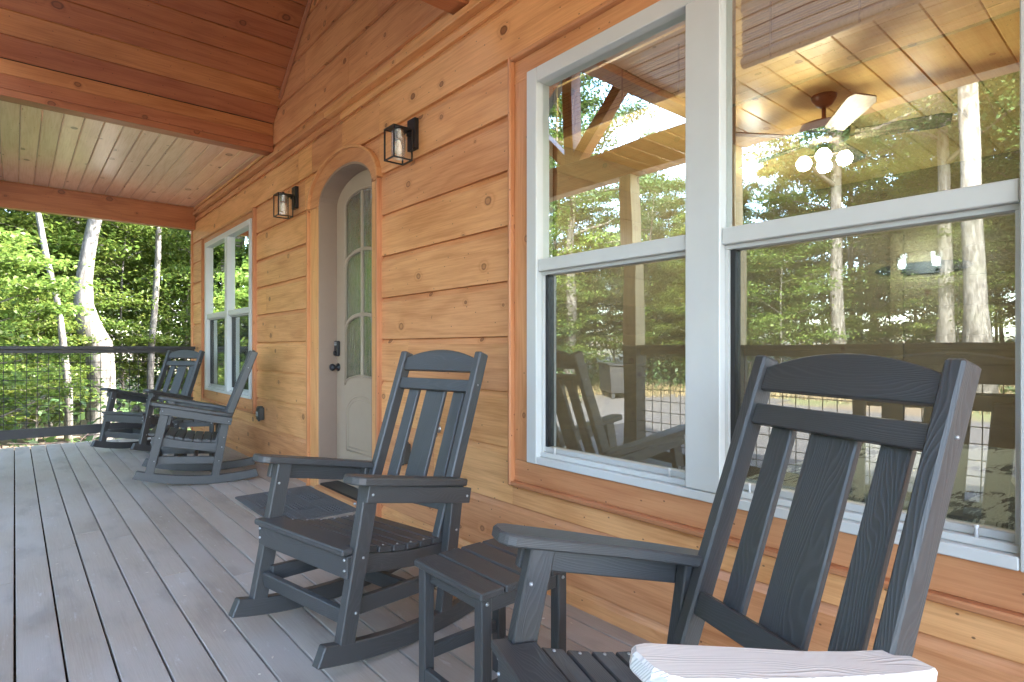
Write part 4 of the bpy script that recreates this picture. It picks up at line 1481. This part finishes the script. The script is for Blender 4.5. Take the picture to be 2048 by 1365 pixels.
TL = ['tall broadleaf tree in the woods beyond the porch']
protos = [make_tree('forest_tree', 15, .17, 3.2, 3.3, 26000, .125, M['leafA'], M['bark'], nlimb=22),
          make_tree('forest_tree', 17, .15, 5.0, 2.9, 22000, .125, M['leafA'], M['palebark'], nlimb=22),
          make_tree('forest_tree', 13, .12, 1.6, 3.2, 25000, .12, M['leafB'], M['bark'], nlimb=24),
          make_tree('forest_tree', 16, .20, 2.6, 3.6, 28000, .13, M['leafA'], M['bark'], nlimb=26)]
saps = [make_tree('sapling', 4.2, .035, .5, 1.5, 11000, .08, M['leafB'], M['bark'], nlimb=18, flat=.22, clump=.8),
        make_tree('sapling', 3.0, .03, .2, 1.3, 9000, .08, M['leafA'], M['bark'], nlimb=16, flat=.35, clump=.8),
        make_tree('sapling', 5.5, .045, 1.0, 1.9, 13000, .085, M['leafB'], M['palebark'], nlimb=20, flat=.18, clump=.85)]

spots = []
SN = ['bright yellow-green ', 'low dark green bushy ', 'taller pale-stemmed ']


def ok(x, y, dmin):
    return all((x - a) ** 2 + (y - b) ** 2 > dmin ** 2 for a, b in spots)


used = set()


def place(lst, i, x, y, sc_, label, cat, group):
    if i not in used:
        used.add(i)
        o = lst
    else:
        o = dup(lst)
    o.location = (x, y, gz(x, y) - .1)
    o.rotation_euler = (0, 0, random.uniform(0, 6.28))
    az = math.degrees(math.atan2(y, -x))
    if lst in protos and 26 < az < 52:
        sc_ *= .62
    o.scale = (sc_, sc_, sc_ * random.uniform(.92, 1.12))
    o['label'] = label
    o['category'] = cat
    o['group'] = group
    spots.append((x, y))
    return o


KN = ['grey-barked ', 'slender pale-barked ', 'yellow-green low-branched ', 'wide dense-crowned ']
KG = ['grey-barked ', 'pale-barked ', 'yellow-green ', 'dense-crowned ']
glab = {'far': ('broadleaf tree in the woods past the far railing', 'woodland trees past the far railing'),
        'front': ('broadleaf tree across the gravel driveway, mirrored in the windows', 'woodland trees across the driveway'),
        'back': ('tree in the deeper woods behind the first rows', 'trees in the deeper woods')}


def arc_zone(x, y):
    return 'far' if y > 13 and x > -9 else 'front'


cnt = 0
tries = 0
# near row
while cnt < 48 and tries < 6000:
    tries += 1
    if random.random() < .52:
        x, y = random.uniform(-8, 12), random.uniform(17, 30)
    else:
        x, y = random.uniform(-27, -16.5), random.uniform(-9, 20)
    if random.random() < .28:
        x, y = random.uniform(-26, -9), random.uniform(16.5, 29)
    # keep the sight lines on the three pale trunks free
    if y < 21 and -.5 < x < 4.8:
        continue
    if not ok(x, y, 2.4):
        continue
    z_ = arc_zone(x, y)
    i = random.randrange(4)
    place(protos[i], i, x, y, random.uniform(.8, 1.1), KN[i] + glab[z_][0], 'tree', KG[i] + glab[z_][1])
    cnt += 1
cnt = 0
while cnt < 50 and tries < 12000:
    tries += 1
    an_ = random.uniform(-28, 100)
    rr = random.uniform(31, 48)
    x, y = -math.cos(R(an_)) * rr + 2, math.sin(R(an_)) * rr + random.uniform(-3, 3)
    if not ok(x, y, 3.0):
        continue
    i = random.randrange(4)
    place(protos[i], i, x, y, random.uniform(1.0, 1.35), KN[i] + glab['back'][0], 'tree', KG[i] + glab['back'][1])
    cnt += 1
cnt = 0
while cnt < 44:
    if cnt < 22:
        x, y = random.uniform(-6, 8), random.uniform(13.0, 22)
    else:
        x, y = random.uniform(-22, -14.5), random.uniform(-6, 17)
        if y < 7 and x > -17:
            continue
    i = random.randrange(3)
    if cnt % 4 == 0:
        x, y = random.uniform(-18, -7), random.uniform(15, 20)
    if math.hypot(x, y) < 12 or (y < 18 and -.3 < x < 4.2):
        continue
    z_ = arc_zone(x, y)
    place(saps[i], 10 + i, x, y, random.uniform(.8, 1.25),
          SN[i] + 'sapling in the undergrowth past the far railing' if z_ == 'far' else SN[i] + 'sapling along the driveway edge, mirrored in the windows', 'sapling',
          SN[i] + 'saplings past the far railing' if z_ == 'far' else SN[i] + 'saplings along the driveway')
    cnt += 1


cnt = 0
while cnt < 34:
    an_ = random.uniform(-25, 92)
    rr = random.uniform(24, 33)
    x, y = -math.cos(R(an_)) * rr, math.sin(R(an_)) * rr
    i = (0, 2, 1)[cnt % 3]
    place(saps[i], 10 + i, x, y, random.uniform(1.3, 1.9), 'bushy understory tree filling the gap between the forest trunks', 'tree', 'bushy understory trees deeper in the woods')
    cnt += 1
bigp = make_tree('forest_tree', 19, .23, 6.5, 4.2, 30000, .125, M['leafA'], M['palebark'], nlimb=24)
for k, (x, y, sc_, lab) in enumerate(((-15.2, 6.9, .95, 'thick pale trunk mirrored in the middle of the right window'),
                                      (-13.4, 3.3, 1.2, 'thickest forked-looking trunk mirrored at the right edge of the right window'),
                                      (-11.6, 14.9, .9, 'pale trunk at the driveway end mirrored at the left edge of the left pane'),
                                      (-17.5, 4.9, 1.0, 'pale trunk on the bank mirrored between two thicker trunks'))):
    o = bigp if k == 0 else dup(bigp)
    o.location = (x, y, gz(x, y) - .1)
    o.rotation_euler = (0, 0, 1.7 * k)
    o.scale = (sc_,) * 3
    tag(o, lab, 'tree', 'big trunks along the driveway')
# the three pale trunks seen past the far railing
Fv = Vector((math.sin(R(40.538)), math.cos(R(40.538))))
Rv = Vector((math.cos(R(40.538)), -math.sin(R(40.538))))


def px(u, v, Y):
    d = Fv + Rv * ((u - 1024) / 1164)
    t = Y / d.y
    return (t * d.x, Y, H + (697 - v) / 1164 * t), t


def trunk_path(Y, pts, up):
    """pts: (u, v, width px) from the foot to the top as they stand in front of the railing"""
    out = []
    base = None
    for u, v, w in pts:
        p, t = px(u, v, Y)
        fwd = t / Fv.length
        if base is None:
            base = p
            out.append((0, 0, gz(p[0], Y) - .3, w / 1164 * t * .5 * 1.15))
        out.append((p[0] - base[0], 0, p[2], w / 1164 * t * .5))
    l_ = out[-1]
    k_ = out[-2]
    for q in (1, 2, 3):
        f_ = up / 3 * q
        dx = (l_[0] - k_[0]) / max(.3, l_[2] - k_[2]) * f_ * .5
        out.append((l_[0] + dx, 0, l_[2] + f_, max(.03, l_[3] * (1 - .28 * q))))
    return base, out


for nm, Y, pts, up, lab in (
        ('big', 15.5, [(203, 905, 52), (203, 800, 49), (202, 735, 48), (196, 690, 50), (178, 655, 44), (167, 610, 34), (168, 560, 29), (175, 510, 26), (183, 470, 24), (190, 440, 24)], 9,
         'thickest pale crooked trunk past the far railing, bulging at its bend'),
        ('left', 14.5, [(137, 780, 14), (131, 730, 13), (125, 680, 13), (118, 620, 11), (108, 575, 10), (94, 520, 11), (84, 470, 11), (76, 425, 10)], 8,
         'slim pale trunk leaning left, left of the thick crooked trunk'),
        ('right', 17.5, [(300, 800, 12), (301, 740, 12), (304, 680, 12), (309, 620, 12), (313, 560, 11), (316, 510, 11), (317, 455, 10)], 9,
         'straight pale trunk right of the thick trunk, close to the cabin corner')):
    base, path = trunk_path(Y, pts, up)
    t_ = make_tree('forest_tree', path[-1][2], .2, path[-4][2] + .5 - (0.4 if nm == 'right' else 0), 2.6, 9000, .15, M['leafA'], M['palebark'], path=path, nlimb=14, label=lab, group='pale trunks past the far railing')
    t_.location = (base[0], Y, 0)
# low limb on the thick trunk, bright maple boughs reaching in from the left
for (u, v, Y, sc_, lab) in ((-30, 640, 12.6, .95, 'bright yellow-green maple reaching in from the left past the railing'),
                            (255, 720, 18.6, 1.05, 'yellow-green maple between the thick and the straight pale trunks'),
                            (70, 800, 15.6, .8, 'low yellow-green maple at the left behind the wire mesh'),
                            (370, 600, 19.5, 1.3, 'green maple just left of the cabin corner')):
    p, t = px(u, v, Y)
    o = dup(saps[0 if sc_ != 1.05 else 2])
    o.location = (p[0], Y, gz(p[0], Y) - .1)
    o.rotation_euler = (0, 0, random.uniform(0, 6))
    o.scale = (sc_,) * 3
    o['label'] = lab
    o['category'] = 'sapling'
    o['group'] = 'yellow-green maples past the far railing'

# undergrowth, brush, dry grass
n = 26000
xs = rng.uniform(-10, 14, n)
ys = rng.uniform(12, 34, n)
m2 = rng.random(n) < .42
xs[m2] = rng.uniform(-24, -14, m2.sum())
ys[m2] = rng.uniform(-8, 20, m2.sum())
hh = rng.random(n) ** 1.5 * 1.1
zz = np.array([gz(a, b) for a, b in zip(xs, ys)]) + hh
cen = np.stack([xs + np.sin(ys * 3) * .4, ys, zz], 1)
un = leaf_object('undergrowth', cen, rng.normal(size=(n, 3)) * .6 + np.array([0, 0, 1.0]), rng.uniform(.09, .2, n), M['leafA'], None)
tag(un, 'low leafy undergrowth on the forest floor', 'undergrowth', kind='stuff')

bm = bmesh.new()
for k in range(420):
    x, y = random.uniform(-2.5, 4.0), random.uniform(9.6, 12.6)
    z = gz(x, y) + random.uniform(0, .45) * max(0, 1 - abs(y - 11) / 2)
    d = Vector((random.gauss(0, 1), random.gauss(0, .6), random.gauss(0, .25))).normalized() * random.uniform(.3, 1.1)
    p = Vector((x, y, z + .03))
    add_tube(bm, [p - d / 2, p + Vector((0, 0, random.uniform(-.05, .08))), p + d / 2], [.012, .010, .004], 4, False)
br = finish(bm, 'brush_pile', M['twig'], None, (1, 0, 0), 0, True)
tag(br, 'pile of dead twigs and branches on the ground below the far railing', 'brush pile', kind='stuff')

n = 9000
V = []
F = []
gx = rng.uniform(-17, -12.2, n)
gy = rng.uniform(-8, 16, n)
gx[: n // 4] = rng.uniform(-13, -3, n // 4)
gy[: n // 4] = rng.uniform(14.2, 15.6, n // 4)
for i in range(n):
    x, y = gx[i], gy[i]
    z = gz(x, y)
    a = random.uniform(0, 6.28)
    h_ = random.uniform(.12, .4)
    w_ = .012
    k = len(V)
    V += [(x - math.cos(a) * w_, y - math.sin(a) * w_, z), (x + math.cos(a) * w_, y + math.sin(a) * w_, z), (x + random.uniform(-.12, .12), y + random.uniform(-.12, .12), z + h_)]
    F.append((k, k + 1, k + 2))
me = bpy.data.meshes.new('dry_grass')
me.from_pydata(V, [], F)
me.materials.append(M['drygrass'])
o = bpy.data.objects.new('dry_grass', me)
C.objects.link(o)
tag(o, 'dry yellow grass along the edge of the gravel driveway', 'grass', kind='stuff')

# dark bin box across the driveway, visible in the left pane
gx_, gy_ = -12.6, 13.4
bn = thing('bin_box', 'dark metal bin on short legs with a pale notice, mirrored in the left pane', 'bin', (gx_, gy_, gz(gx_, gy_)), R(-52))
box('body', -.75, .75, -.45, .45, .22, 1.10, M['black'], bn, (1, 0, 0), .02)
box('lid', -.80, .80, -.50, .50, 1.101, 1.17, M['black'], bn, (1, 0, 0), .02)
for sx_ in (-.68, .68):
    for sy in (-.38, .38):
        box('leg', sx_ - .05, sx_ + .05, sy - .05, sy + .05, 0, .22, M['black'], bn, (0, 0, 1))
box('notice', -.05, .30, -.462, -.451, .45, .98, M['white'], bn, (0, 0, 1))
